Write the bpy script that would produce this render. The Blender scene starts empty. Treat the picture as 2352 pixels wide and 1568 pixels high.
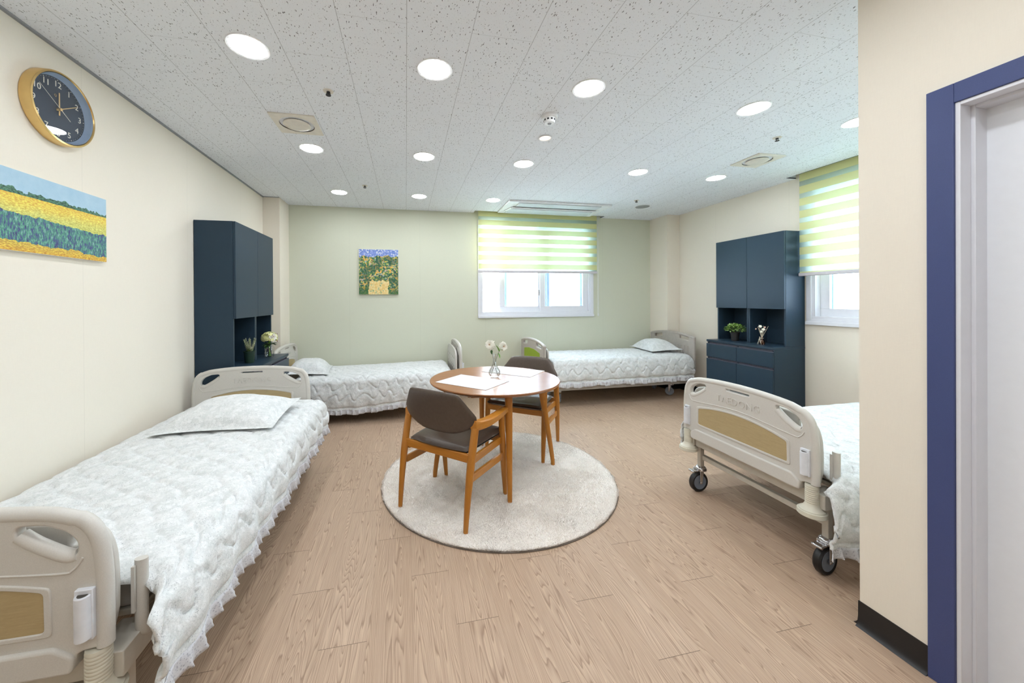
import bpy, bmesh, math, random
import numpy as np
from mathutils import Vector, Matrix

PI = math.pi
random.seed(7)
RNG = np.random.default_rng(11)
D = bpy.data
SC = bpy.context.scene
COL = SC.collection

# ------------------------------------------------------------------ camera
CAM_Z = 1.35
CEIL = CAM_Z + 1.243
FPX, CX, CY = 827.21, 1102.71, 690.11
YAW, PIT, ROL = 0.2030, -0.0029, -0.0063
cam_d = D.cameras.new('camera')
cam = D.objects.new('camera', cam_d)
COL.objects.link(cam)
r0 = Vector((math.cos(YAW), -math.sin(YAW), 0))
d0 = Vector((math.sin(YAW), math.cos(YAW), 0))
zz = Vector((0, 0, 1))
fw = math.cos(PIT) * d0 + math.sin(PIT) * zz
up = -math.sin(PIT) * d0 + math.cos(PIT) * zz
rt2 = math.cos(ROL) * r0 + math.sin(ROL) * up
up2 = -math.sin(ROL) * r0 + math.cos(ROL) * up
M = Matrix((rt2, up2, -fw)).transposed().to_4x4()
M.translation = Vector((0, 0, CAM_Z))
cam.matrix_world = M
cam_d.sensor_width = 36.0
cam_d.lens = FPX / 2352 * 36.0
cam_d.shift_x = (1176 - CX) / 2352
cam_d.shift_y = -(784 - CY) / 2352
cam_d.clip_start = 0.02
SC.camera = cam

# ------------------------------------------------------------------ world, exposure
w = D.worlds.new('overcast_sky')
SC.world = w
w.use_nodes = True
bgn = w.node_tree.nodes['Background']
bgn.inputs[0].default_value = (0.86, 0.93, 1.0, 1)
bgn.inputs[1].default_value = 8.0
SC.view_settings.view_transform = 'Standard'
SC.view_settings.look = 'None'
SC.view_settings.gamma = 1.0
SC.view_settings.use_curve_mapping = False
SC.view_settings.exposure = 0.92
LAMP_E = 46.0

# ------------------------------------------------------------------ materials
MATS = {}

def lin(r, g, b):
    f = lambda c: (c / 255 / 12.92) if c / 255 <= 0.04045 else ((c / 255 + 0.055) / 1.055) ** 2.4
    return (f(r), f(g), f(b), 1)

class NT:
    def __init__(s, name):
        s.m = D.materials.new(name); s.m.use_nodes = True
        s.t = s.m.node_tree; s.n = s.t.nodes
        s.p = s.n['Principled BSDF']; s.out = s.n['Material Output']
        MATS[name] = s.m
    def add(s, kind, **kw):
        nd = s.n.new(kind)
        for k, v in kw.items(): setattr(nd, k, v)
        return nd
    def l(s, a, b):
        s.t.links.new(a, b)
    def coord(s, which='Object', scale=(1, 1, 1), rot=(0, 0, 0), loc=(0, 0, 0)):
        tc = s.add('ShaderNodeTexCoord'); mp = s.add('ShaderNodeMapping')
        mp.inputs['Scale'].default_value = scale; mp.inputs['Rotation'].default_value = rot
        mp.inputs['Location'].default_value = loc
        s.l(tc.outputs[which], mp.inputs[0]); return mp.outputs[0]
    def world(s, scale=(1, 1, 1)):
        tc = s.add('ShaderNodeNewGeometry'); mp = s.add('ShaderNodeMapping')
        mp.inputs['Scale'].default_value = scale
        s.l(tc.outputs['Position'], mp.inputs[0]); return mp.outputs[0]
    def noise(s, vec, scale=5, detail=3, rough=.5, dist=0, dim='3D'):
        nd = s.add('ShaderNodeTexNoise', noise_dimensions=dim)
        nd.inputs['Scale'].default_value = scale; nd.inputs['Detail'].default_value = detail
        nd.inputs['Roughness'].default_value = rough; nd.inputs['Distortion'].default_value = dist
        if vec is not None: s.l(vec, nd.inputs['Vector'])
        return nd.outputs['Fac']
    def vor(s, vec, scale=5, feature='F1', out='Distance', rnd=1):
        nd = s.add('ShaderNodeTexVoronoi', feature=feature)
        nd.inputs['Scale'].default_value = scale; nd.inputs['Randomness'].default_value = rnd
        s.l(vec, nd.inputs['Vector']); return nd.outputs[out]
    def math(s, op, a, b=None, c=None, clamp=False):
        nd = s.add('ShaderNodeMath', operation=op, use_clamp=clamp)
        for i, v in enumerate((a, b, c)):
            if v is None: continue
            if isinstance(v, (int, float)): nd.inputs[i].default_value = v
            else: s.l(v, nd.inputs[i])
        return nd.outputs[0]
    def ramp(s, fac, stops, interp='LINEAR'):
        nd = s.add('ShaderNodeValToRGB'); cr = nd.color_ramp; cr.interpolation = interp
        while len(cr.elements) < len(stops): cr.elements.new(.5)
        for e, (p, c) in zip(cr.elements, stops):
            e.position = p; e.color = c if len(c) == 4 else (*c, 1)
        s.l(fac, nd.inputs[0]); return nd.outputs[0]
    def mix(s, fac, a, b, mode='MIX'):
        nd = s.add('ShaderNodeMix', data_type='RGBA', blend_type=mode)
        if isinstance(fac, (int, float)): nd.inputs[0].default_value = fac
        else: s.l(fac, nd.inputs[0])
        for i, v in ((6, a), (7, b)):
            if isinstance(v, tuple): nd.inputs[i].default_value = v
            else: s.l(v, nd.inputs[i])
        return nd.outputs[2]
    def bump(s, h, strength=.3, dist=.01):
        nd = s.add('ShaderNodeBump'); nd.inputs['Strength'].default_value = strength
        nd.inputs['Distance'].default_value = dist
        s.l(h, nd.inputs['Height']); s.l(nd.outputs[0], s.p.inputs['Normal']); return nd
    def base(s, c, rough=.5, metal=0, spec=.5):
        if isinstance(c, tuple): s.p.inputs['Base Color'].default_value = c
        else: s.l(c, s.p.inputs['Base Color'])
        if isinstance(rough, (int, float)): s.p.inputs['Roughness'].default_value = rough
        else: s.l(rough, s.p.inputs['Roughness'])
        s.p.inputs['Metallic'].default_value = metal
        s.p.inputs['Specular IOR Level'].default_value = spec
        return s.m
    def sep(s, vec):
        nd = s.add('ShaderNodeSeparateXYZ'); s.l(vec, nd.inputs[0]); return nd.outputs
    def comb(s, x, y, z):
        nd = s.add('ShaderNodeCombineXYZ')
        for i, v in enumerate((x, y, z)):
            if isinstance(v, (int, float)): nd.inputs[i].default_value = v
            else: s.l(v, nd.inputs[i])
        return nd.outputs[0]

def plain(name, c, rough=.5, metal=0, spec=.5, var=.05, scale=30, bump=0):
    t = NT(name); v = t.noise(t.coord(), scale, 3)
    dk = tuple(x * (1 - var) for x in c[:3]) + (1,); lt = tuple(min(1, x * (1 + var)) for x in c[:3]) + (1,)
    t.base(t.ramp(v, [(.3, dk), (.7, lt)]), rough, metal, spec)
    if bump: t.bump(v, bump, .002)
    return t.m

# walls: woven wallpaper
def wallpaper(name, c):
    t = NT(name); p = t.world()
    a = t.noise(t.world((1, 1, .12)), 260, 2, .6); b = t.noise(t.world((.15, .15, 1)), 260, 2, .6)
    wv = t.math('ADD', a, b); big = t.noise(p, 1.5, 2)
    dk = tuple(x * .96 for x in c[:3]) + (1,); lt = tuple(min(1, x * 1.03) for x in c[:3]) + (1,)
    col = t.mix(t.math('MULTIPLY', wv, .5), dk, lt)
    x, y, z = t.sep(p)
    sx = t.math('ABSOLUTE', t.math('SUBTRACT', t.math('FRACT', t.math('DIVIDE', t.math('ADD', t.math('ADD', x, y), 20.31), .93)), .5))
    seam = t.math('LESS_THAN', sx, .0016)
    col = t.mix(t.math('MULTIPLY', seam, .22), col, tuple(v * .6 for v in c[:3]) + (1,))
    t.base(col, .75, 0, .25); t.bump(wv, .12, .001); return t.m
wallpaper('cream_wallpaper', (.855, .79, .68, 1))
wallpaper('sage_wallpaper', (.665, .675, .55, 1))

# floor: wood-look vinyl planks
def floor_mat():
    t = NT('oak_plank_floor'); p = t.world(); x, y, z = t.sep(p)
    W_, L_ = .1795, .914
    k = t.math('FLOOR', t.math('DIVIDE', t.math('ADD', x, .520), W_))
    u = t.math('FRACT', t.math('DIVIDE', t.math('ADD', x, .520), W_))
    vy = t.math('DIVIDE', t.math('ADD', t.math('SUBTRACT', y, 1.79), t.math('MULTIPLY', k, L_ / 3)), L_)
    j = t.math('FLOOR', vy); v = t.math('FRACT', vy)
    du = t.math('MULTIPLY', t.math('MINIMUM', u, t.math('SUBTRACT', 1, u)), W_)
    dv = t.math('MULTIPLY', t.math('MINIMUM', v, t.math('SUBTRACT', 1, v)), L_)
    rn = t.add('ShaderNodeTexWhiteNoise', noise_dimensions='2D'); t.l(t.comb(k, j, 0), rn.inputs['Vector'])
    rr = rn.outputs['Value']
    off = t.math('MULTIPLY', rr, 37.0)
    # cathedral grain: contour lines of a stretched noise field
    uc = t.math('SUBTRACT', u, .5)
    q = t.comb(t.math('MULTIPLY', uc, 1.5), t.math('ADD', t.math('MULTIPLY', y, .62), off), off)
    n1 = t.noise(q, 1.15, 2, .45, .25)
    sq = t.math('MULTIPLY', t.math('MULTIPLY', uc, uc), 2.1)
    fld = t.math('ADD', t.math('MULTIPLY', n1, 1.9), sq)
    w2 = t.noise(t.comb(t.math('MULTIPLY', x, 60), t.math('MULTIPLY', y, 5), 0), 1, 2)
    fld = t.math('ADD', fld, t.math('MULTIPLY', w2, .035))
    fr = t.math('FRACT', t.math('MULTIPLY', fld, 20.0))
    line = t.ramp(fr, [(0, (0, 0, 0, 1)), (.28, (.15, .15, .15, 1)), (.72, (.45, .45, .45, 1)), (.88, (1, 1, 1, 1)), (1, (0, 0, 0, 1))])
    st = t.noise(t.comb(t.math('MULTIPLY', x, 330), t.math('MULTIPLY', y, 5), off), 1, 3, .6)
    fine = t.ramp(st, [(.42, (0, 0, 0, 1)), (.62, (1, 1, 1, 1))])
    base = t.ramp(rr, [(0, (.575, .412, .290, 1)), (1, (.635, .465, .335, 1))])
    col = t.mix(t.math('MULTIPLY', line, .74), base, (.25, .15, .10, 1))
    col = t.mix(t.math('MULTIPLY', fine, .36), col, (.30, .195, .13, 1))
    seam = t.math('LESS_THAN', dv, .0011)
    col = t.mix(t.math('MULTIPLY', seam, .75), col, (.08, .05, .035, 1))
    s2 = t.math('LESS_THAN', du, .0008)
    col = t.mix(t.math('MULTIPLY', s2, .35), col, (.15, .09, .06, 1))
    t.base(col, t.math('ADD', .42, t.math('MULTIPLY', st, .12)), 0, .4)
    t.bump(t.math('SUBTRACT', 1, t.math('ADD', t.math('MULTIPLY', line, .5), t.math('MULTIPLY', fine, .4))), .08, .001)
    return t.m
floor_mat()

# ceiling: fissured mineral tiles 300 x 600
def ceil_mat():
    t = NT('fissured_ceiling_tile'); p = t.world(); x, y, z = t.sep(p)
    TW = .2985
    k = t.math('FLOOR', t.math('DIVIDE', t.math('ADD', x, .5855 + 30 * TW), TW))
    u = t.math('FRACT', t.math('DIVIDE', t.math('ADD', x, .5855 + 30 * TW), TW))
    half = t.math('MULTIPLY', t.math('MODULO', k, 2), .5)
    v = t.math('FRACT', t.math('ADD', t.math('DIVIDE', t.math('ADD', y, 6.0 - 1.957), .6), half))
    du = t.math('MULTIPLY', t.math('MINIMUM', u, t.math('SUBTRACT', 1, u)), TW)
    dv = t.math('MULTIPLY', t.math('MINIMUM', v, t.math('SUBTRACT', 1, v)), .6)
    s1 = t.math('LESS_THAN', du, .0013); s2 = t.math('LESS_THAN', dv, .0010)
    warp = t.noise(p, 9, 2)
    def layer(sx, sy, th, mask_sc, lo):
        q = t.comb(t.math('ADD', t.math('MULTIPLY', x, sx), t.math('MULTIPLY', warp, 5)), t.math('MULTIPLY', y, sy), 0)
        d = t.vor(q, 1.0)
        sz = t.noise(q, .8, 1)
        lim = t.math('MULTIPLY', t.math('SUBTRACT', sz, lo), th)
        return t.math('LESS_THAN', d, lim)
    A = layer(150, 52, 1.05, 1, .385)
    B = layer(240, 150, .66, 1, .35)
    sp = t.math('MAXIMUM', A, t.math('MULTIPLY', B, .75))
    big = t.noise(p, .8, 2)
    base = t.ramp(big, [(.3, (.835, .862, .905, 1)), (.7, (.86, .888, .93, 1))])
    col = t.mix(t.math('MULTIPLY', sp, .88), base, (.12, .12, .13, 1))
    col = t.mix(t.math('MULTIPLY', s1, .55), col, (.22, .22, .23, 1))
    col = t.mix(t.math('MULTIPLY', s2, .38), col, (.32, .32, .33, 1))
    t.base(col, .9, 0, .1)
    t.bump(t.math('SUBTRACT', 1, t.math('MAXIMUM', sp, t.math('MAXIMUM', s1, s2))), .2, .001)
    return t.m
ceil_mat()

plain('white_vinyl', lin(228, 229, 236), .35, var=.01)
plain('outer_sash', lin(140, 158, 185), .4, var=.01)
plain('white_door', lin(238, 241, 247), .4, var=.01)
plain('white_plastic', lin(236, 237, 238), .4)
plain('vent_plastic', lin(226, 220, 208), .45)
plain('grey_mesh', lin(150, 153, 156), .7)
plain('groove_dark', lin(70, 66, 60), .7)
plain('navy_trim', lin(62, 74, 122), .45, bump=.15, scale=400)
plain('black_rubber', lin(26, 25, 26), .45)
plain('bed_plastic', lin(205, 201, 194), .38, bump=.05, scale=500)
plain('bed_plastic_dark', lin(178, 171, 163), .4)
plain('bed_metal', lin(196, 190, 178), .4)
plain('bumper_beige', lin(212, 207, 190), .45)
plain('clip_white', lin(222, 224, 230), .35)
plain('chrome', lin(215, 215, 220), .18, 1)
plain('caster_grey', lin(128, 138, 152), .45)
plain('pale_caster', lin(160, 168, 180), .5)
plain('navy_laminate', (.024, .047, .073, 1), .36, 0, .24, .04, 300, .12)
plain('navy_edge', (.045, .08, .125, 1), .35)
plain('anthracite_strip', lin(84, 84, 100), .35)
plain('green_panel', lin(140, 165, 20), .45)
plain('leather_brown', (.080, .057, .043, 1), .36, 0, .5, .1, 60, .25)
plain('brass', lin(222, 190, 130), .24, 1)
plain('brass_hand', lin(214, 178, 120), .35, .6)
plain('dial_navy', (.012, .027, .048, 1), .5)
plain('dial_rim', lin(165, 185, 208), .3)
plain('numeral_cream', lin(240, 232, 212), .5)
plain('canvas_edge', lin(235, 232, 226), .7)
plain('paper_mat', lin(222, 218, 219), .7)
plain('pot_green', (.010, .035, .022, 1), .5)
plain('leaf_dark', (.03, .09, .02, 1), .5, var=.4)
plain('leaf_green', (.14, .30, .04, 1), .5, var=.5, scale=60)
plain('leaf_light', (.42, .60, .20, 1), .5, var=.3, scale=60)
plain('heather', (.80, .78, .58, 1), .7, var=.35, scale=90)
plain('petal_white', (.86, .84, .74, 1), .6, var=.08)
plain('petal_yellow', (.80, .80, .36, 1), .6, var=.15)
plain('petal_pink', (.62, .42, .36, 1), .7)
plain('petal_orange', (.72, .33, .08, 1), .6)
plain('stem_dark', (.03, .045, .02, 1), .6)
plain('reed', (.66, .56, .42, 1), .7)
plain('berry_red', (.25, .03, .02, 1), .4)
plain('steel_grey', lin(150, 150, 152), .35, .8)
plain('dark_hole', lin(40, 40, 44), .6)
plain('mattress_fabric', (.45, .44, .42, 1), .8)
plain('grey_lid', lin(205, 210, 214), .5)
plain('black_vinyl', lin(38, 38, 40), .5)

def wood(name, c1, c2, rough, along='Z', sc=1.0):
    t = NT(name)
    s = {'X': (1.2, 14, 14), 'Y': (14, 1.2, 14), 'Z': (14, 14, 1.2)}[along]
    p = t.coord('Object', tuple(v * sc for v in s))
    n = t.noise(p, 3, 4, .6, .6)
    f = t.noise(t.coord('Object', tuple(v * 6 * sc for v in s)), 3, 2)
    col = t.mix(n, c1, c2)
    col = t.mix(t.math('MULTIPLY', f, .35), col, tuple(v * .55 for v in c1[:3]) + (1,))
    t.base(col, rough, 0, .5); return t.m
wood('oak_leg', (.36, .125, .012, 1), (.62, .25, .030, 1), .32, 'Z')
wood('oak_rail', (.38, .130, .014, 1), (.64, .26, .034, 1), .32, 'X')
wood('table_top_wood', (.26, .095, .028, 1), (.40, .165, .055, 1), .27, 'X')
MATS['table_top_wood'].node_tree.nodes['Principled BSDF'].inputs['Specular IOR Level'].default_value = .30
wood('bed_wood', (.40, .30, .145, 1), (.57, .44, .24, 1), .5, 'Y', 5)

def quilt_mat(name, dens=1.0):
    t = NT(name); p = t.coord('Object')
    wp = t.noise(p, 9, 3)
    q = t.add('ShaderNodeVectorMath', operation='ADD'); t.l(p, q.inputs[0])
    sc = t.add('ShaderNodeVectorMath', operation='SCALE'); t.l(t.comb(wp, t.noise(p, 13, 2), wp), sc.inputs[0]); sc.inputs['Scale'].default_value = .08
    t.l(sc.outputs[0], q.inputs[1]); pv = q.outputs[0]
    fl = t.vor(pv, 26, 'SMOOTH_F1'); fl = t.math('LESS_THAN', fl, .30)
    fl2 = t.math('LESS_THAN', t.vor(pv, 70), .36)
    vine = t.noise(p, 38, 3, .6, 1.6); vine = t.math('LESS_THAN', t.math('ABSOLUTE', t.math('SUBTRACT', vine, .5)), .013)
    dk = t.math('MULTIPLY', t.math('LESS_THAN', t.vor(p, 140), .20), t.math('GREATER_THAN', t.noise(p, 17, 2), .54))
    blot = t.noise(p, 22, 3, .65)
    col = t.ramp(blot, [(.35, (.66, .685, .68, 1)), (.62, (.78, .79, .79, 1))])
    col = t.mix(t.math('MULTIPLY', fl2, .35), col, (.88, .885, .89, 1))
    col = t.mix(t.math('MULTIPLY', fl, .5), col, (.86, .87, .88, 1))
    col = t.mix(t.math('MULTIPLY', vine, .35), col, (.36, .38, .39, 1))
    col = t.mix(t.math('MULTIPLY', dk, .5), col, (.20, .21, .24, 1))
    t.base(col, .85, 0, .2)
    t.p.inputs['Sheen Weight'].default_value = .15
    t.bump(t.math('ADD', t.noise(p, 60, 4, .65), t.math('MULTIPLY', fl, .3)), .55, .006); return t.m
quilt_mat('floral_quilt')
def ruffle_mat():
    t = NT('floral_ruffle'); p = t.coord('Object')
    dk = t.math('LESS_THAN', t.vor(p, 120), .30)
    col = t.mix(t.math('MULTIPLY', dk, .5), (.66, .66, .69, 1), (.26, .26, .32, 1))
    t.base(col, .85, 0, .2); t.bump(t.noise(p, 90, 3), .4, .004); return t.m
ruffle_mat()

def rug_mat():
    t = NT('rug_pile'); p = t.coord('Object')
    b = t.noise(p, 2.6, 3, .6); c = t.noise(p, 60, 3)
    col = t.ramp(b, [(.30, (.68, .63, .585, 1)), (.50, (.92, .865, .81, 1))])
    col = t.mix(t.math('MULTIPLY', c, .3), col, (.95, .90, .85, 1))
    t.base(col, .95, 0, .1); t.p.inputs['Sheen Weight'].default_value = .3
    tl = t.add('ShaderNodeBsdfTranslucent'); t.l(col, tl.inputs[0]); mx = t.add('ShaderNodeMixShader'); mx.inputs[0].default_value = .42
    t.l(t.p.outputs[0], mx.inputs[1]); t.l(tl.outputs[0], mx.inputs[2]); t.l(mx.outputs[0], t.out.inputs[0]); return t.m
rug_mat()
plain('rug_base', (.86, .81, .76, 1), .95)
plain('rug_backing', (.16, .13, .105, 1), .9)

def glass(name, tint=(1, 1, 1, 1), rough=0.0, refl=.12, grz=.55):
    t = NT(name); t.n.remove(t.p)
    tr = t.add('ShaderNodeBsdfTransparent'); tr.inputs[0].default_value = tint
    gl = t.add('ShaderNodeBsdfGlossy'); gl.inputs['Roughness'].default_value = rough
    lw = t.add('ShaderNodeLayerWeight'); lw.inputs[0].default_value = .35
    mx = t.add('ShaderNodeMixShader')
    t.l(t.math('ADD', t.math('MULTIPLY', lw.outputs['Facing'], grz), refl, clamp=True), mx.inputs[0])
    t.l(tr.outputs[0], mx.inputs[1]); t.l(gl.outputs[0], mx.inputs[2]); t.l(mx.outputs[0], t.out.inputs[0]); return t.m
glass('window_glass', (.93, .97, 1, 1), 0, .02)
glass('clear_glass', (.94, .95, .95, 1), .02, .10)
glass('amber_glass', (.45, .22, .08, 1), .02, .08)
glass('clock_glass', (.97, .98, 1, 1), .0, .02, .10)

def blind_mat():
    t = NT('zebra_blind_fabric'); t.n.remove(t.p)
    x, y, z = t.sep(t.world())
    f = t.math('FRACT', t.math('DIVIDE', t.math('SUBTRACT', z, 1.612), .124))
    solid = t.math('GREATER_THAN', f, .40)
    top = t.math('GREATER_THAN', z, 2.50)
    df = t.add('ShaderNodeBsdfDiffuse'); df.inputs[0].default_value = (.60, .57, .28, 1)
    tl = t.add('ShaderNodeBsdfTranslucent'); tl.inputs[0].default_value = (.075, .108, .062, 1)
    ad = t.add('ShaderNodeAddShader'); t.l(df.outputs[0], ad.inputs[0]); t.l(tl.outputs[0], ad.inputs[1])
    d2 = t.add('ShaderNodeBsdfTranslucent'); d2.inputs[0].default_value = (.55, .66, .62, 1)
    tr = t.add('ShaderNodeBsdfTransparent'); tr.inputs[0].default_value = (.80, .90, .86, 1)
    m1 = t.add('ShaderNodeMixShader'); m1.inputs[0].default_value = .40
    t.l(d2.outputs[0], m1.inputs[1]); t.l(tr.outputs[0], m1.inputs[2])
    m2 = t.add('ShaderNodeMixShader'); t.l(t.math('MULTIPLY', solid, t.math('SUBTRACT', 1, t.math('MULTIPLY', top, .0))), m2.inputs[0])
    t.l(m1.outputs[0], m2.inputs[1]); t.l(ad.outputs[0], m2.inputs[2]); t.l(m2.outputs[0], t.out.inputs[0]); return t.m
blind_mat()

def emit(name, c, e):
    t = NT(name); t.p.inputs['Emission Color'].default_value = c; t.p.inputs['Emission Strength'].default_value = e
    t.base((.9, .9, .9, 1), .5); return t.m
emit('lamp_diffuser', (.90, .95, 1, 1), LAMP_E)
emit('warm_lamp', (1, .80, .62, 1), .95)

# generic meadow print (colour bands) and generic garden print
def meadow():
    t = NT('meadow_print'); p = t.coord('Object'); x, y, z = t.sep(p)
    n = t.noise(p, 11, 4, .6); n2 = t.noise(t.coord('Object', (1, 1, 2.4)), 80, 3, .7); n3 = t.noise(p, 34, 3)
    blade = t.noise(t.coord('Object', (1, 2.2, .8), (.35, 0, 0)), 60, 3, .7)
    wob = t.math('ADD', t.math('MULTIPLY', t.math('SUBTRACT', n, .5), .13), t.math('MULTIPLY', t.math('SUBTRACT', n3, .5), .07))
    f = t.math('ADD', t.math('DIVIDE', z, .35), .5); fw_ = t.math('ADD', f, wob)
    field = t.ramp(fw_, [(0, (.70, .40, .05, 1)), (.34, (.52, .55, .12, 1)), (.50, (.66, .62, .16, 1)), (.62, (.80, .60, .10, 1)), (.70, (.78, .52, .07, 1))])
    field = t.mix(.6, field, t.ramp(n2, [(.35, (.1, .1, .05, 1)), (.5, (.5, .5, .5, 1)), (.66, (1, 1, .9, 1))]), 'OVERLAY')
    sky = t.mix(t.noise(p, 16, 4, .65), (.30, .50, .66, 1), (.50, .66, .76, 1))
    tree = t.mix(t.ramp(n2, [(.4, (0, 0, 0, 1)), (.6, (1, 1, 1, 1))]), (.015, .05, .035, 1), (.10, .26, .16, 1))
    hb = t.math('ADD', .705, t.math('MULTIPLY', t.math('SUBTRACT', n3, .5), .015))
    tb = t.math('ADD', .755, t.math('ADD', t.math('MULTIPLY', t.math('SUBTRACT', n, .5), .22), t.math('MULTIPLY', t.math('SUBTRACT', n3, .5), .10)))
    up_ = t.mix(t.math('GREATER_THAN', f, tb), tree, sky)
    c = t.mix(t.math('GREATER_THAN', f, hb), field, up_)
    flw = t.ramp(blade, [(.30, (.03, .03, .10, 1)), (.42, (.07, .09, .26, 1)), (.50, (.06, .22, .17, 1)), (.60, (.14, .38, .27, 1)), (.72, (.36, .40, .58, 1))])
    hi = t.math('SUBTRACT', .46, t.math('MULTIPLY', y, .12)); lo = t.math('SUBTRACT', .12, t.math('MULTIPLY', y, .12))
    k = t.math('MULTIPLY', t.math('LESS_THAN', fw_, hi), t.math('GREATER_THAN', fw_, lo))
    c = t.mix(k, c, flw)
    t.base(c, .55); t.bump(n2, .3, .002); return t.m
meadow()
def garden():
    t = NT('garden_print'); p = t.coord('Object'); x, y, z = t.sep(p)
    n = t.noise(p, 14, 3); vx = t.add('ShaderNodeTexVoronoi'); vx.inputs['Scale'].default_value = 62; t.l(p, vx.inputs['Vector'])
    cell = t.math('FRACT', t.math('MULTIPLY', t.sep(vx.outputs['Color'])[0], 3.1))
    leaf = t.ramp(cell, [(0, (.02, .06, .07, 1)), (.25, (.05, .18, .10, 1)), (.45, (.16, .30, .05, 1)), (.60, (.62, .58, .20, 1)), (.78, (.85, .42, .04, 1)), (1, (.30, .45, .50, 1))])
    big = t.noise(p, 9, 3); leaf = t.mix(t.ramp(big, [(.42, (.75, .75, .75, 1)), (.56, (0, 0, 0, 1))]), leaf, (.02, .10, .05, 1)); leaf = t.mix(t.ramp(t.math('ADD', z, .30), [(.0, (.7, .7, .7, 1)), (.16, (0, 0, 0, 1))]), leaf, (.03, .14, .04, 1))
    zz_ = t.math('ADD', z, t.math('MULTIPLY', t.math('SUBTRACT', n, .5), .14))
    sky = t.ramp(cell, [(0, (.13, .22, .58, 1)), (.7, (.25, .33, .70, 1)), (1, (.7, .74, .78, 1))])
    c = t.mix(t.math('GREATER_THAN', zz_, .215), leaf, sky)
    path = t.ramp(cell, [(0, (.75, .50, .16, 1)), (.8, (.85, .70, .35, 1)), (1, (.25, .38, .20, 1))])
    inx = t.math('LESS_THAN', t.math('ABSOLUTE', t.math('ADD', x, t.math('MULTIPLY', t.math('SUBTRACT', n, .5), .12))), .13)
    lo = t.math('LESS_THAN', zz_, -.12)
    c = t.mix(t.math('MULTIPLY', inx, lo), c, path)
    t.base(c, .55); return t.m
garden()

# ------------------------------------------------------------------ mesh helpers
def nb(): return bmesh.new()

def box(bm, x0, x1, y0, y1, z0, z1):
    vs = [bm.verts.new(p) for p in ((x0, y0, z0), (x1, y0, z0), (x1, y1, z0), (x0, y1, z0), (x0, y0, z1), (x1, y0, z1), (x1, y1, z1), (x0, y1, z1))]
    for f in ((3, 2, 1, 0), (4, 5, 6, 7), (0, 1, 5, 4), (1, 2, 6, 5), (2, 3, 7, 6), (3, 0, 4, 7)):
        bm.faces.new([vs[i] for i in f])
    return vs

def lathe(bm, prof, c=(0, 0, 0), seg=32, axis='Z', caps=True):
    rings = []
    for r, h in prof:
        ring = []
        for i in range(seg):
            a = 2 * PI * i / seg
            p = (r * math.cos(a), r * math.sin(a), h)
            if axis == 'X': p = (h, p[0], p[1])
            elif axis == 'Y': p = (p[1], h, p[0])
            ring.append(bm.verts.new((c[0] + p[0], c[1] + p[1], c[2] + p[2])))
        rings.append(ring)
    for a, b in zip(rings, rings[1:]):
        for i in range(seg):
            bm.faces.new((a[i], a[(i + 1) % seg], b[(i + 1) % seg], b[i]))
    if caps:
        bm.faces.new(rings[0][::-1]); bm.faces.new(rings[-1])

def tube(bm, pts, r=.01, seg=12, flat=1.0, ref=None, caps=True, closed=False):
    pts = [Vector(p) for p in pts]; n = len(pts)
    rs = r if isinstance(r, (list, tuple)) else [r] * n
    rings = []; prev = None
    for i, p in enumerate(pts):
        if closed: tg = pts[(i + 1) % n] - pts[i - 1]
        else: tg = (pts[min(i + 1, n - 1)] - pts[max(i - 1, 0)])
        tg.normalize()
        if prev is None:
            a = Vector(ref) if ref else (Vector((0, 0, 1)) if abs(tg.z) < .9 else Vector((1, 0, 0)))
        else: a = prev
        a = (a - tg * a.dot(tg)).normalized(); b = tg.cross(a); prev = a
        rings.append([bm.verts.new(p + a * math.cos(2 * PI * k / seg) * rs[i] + b * math.sin(2 * PI * k / seg) * rs[i] * flat) for k in range(seg)])
    m = n if closed else n - 1
    for i in range(m):
        A, B = rings[i], rings[(i + 1) % n]
        for k in range(seg): bm.faces.new((A[k], A[(k + 1) % seg], B[(k + 1) % seg], B[k]))
    if caps and not closed:
        bm.faces.new(rings[0][::-1]); bm.faces.new(rings[-1])

def beam(bm, p0, p1, w0, d0_, w1=None, d1=None, ref=(1, 0, 0)):
    w1 = w1 or w0; d1 = d1 or d0_
    p0 = Vector(p0); p1 = Vector(p1); tg = (p1 - p0).normalized(); a = Vector(ref); a = (a - tg * a.dot(tg)).normalized(); b = tg.cross(a)
    q = []
    for p, w_, d_ in ((p0, w0, d0_), (p1, w1, d1)):
        q.append([bm.verts.new(p + a * sx * w_ / 2 + b * sy * d_ / 2) for sx, sy in ((-1, -1), (1, -1), (1, 1), (-1, 1))])
    A, B = q
    for k in range(4): bm.faces.new((A[k], A[(k + 1) % 4], B[(k + 1) % 4], B[k]))
    bm.faces.new(A[::-1]); bm.faces.new(B)

def smooth_path(pts, n=6, closed=False):
    P = [np.array(p, float) for p in pts]; out = []; m = len(P)
    rng = range(m if closed else m - 1)
    for i in rng:
        if closed: a, b, c, d = P[i - 1], P[i], P[(i + 1) % m], P[(i + 2) % m]
        else: a, b, c, d = P[max(i - 1, 0)], P[i], P[i + 1], P[min(i + 2, m - 1)]
        for k in range(n):
            t = k / n
            out.append(.5 * ((2 * b) + (-a + c) * t + (2 * a - 5 * b + 4 * c - d) * t * t + (-a + 3 * b - 3 * c + d) * t ** 3))
    if not closed: out.append(P[-1])
    return [tuple(o) for o in out]

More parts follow.
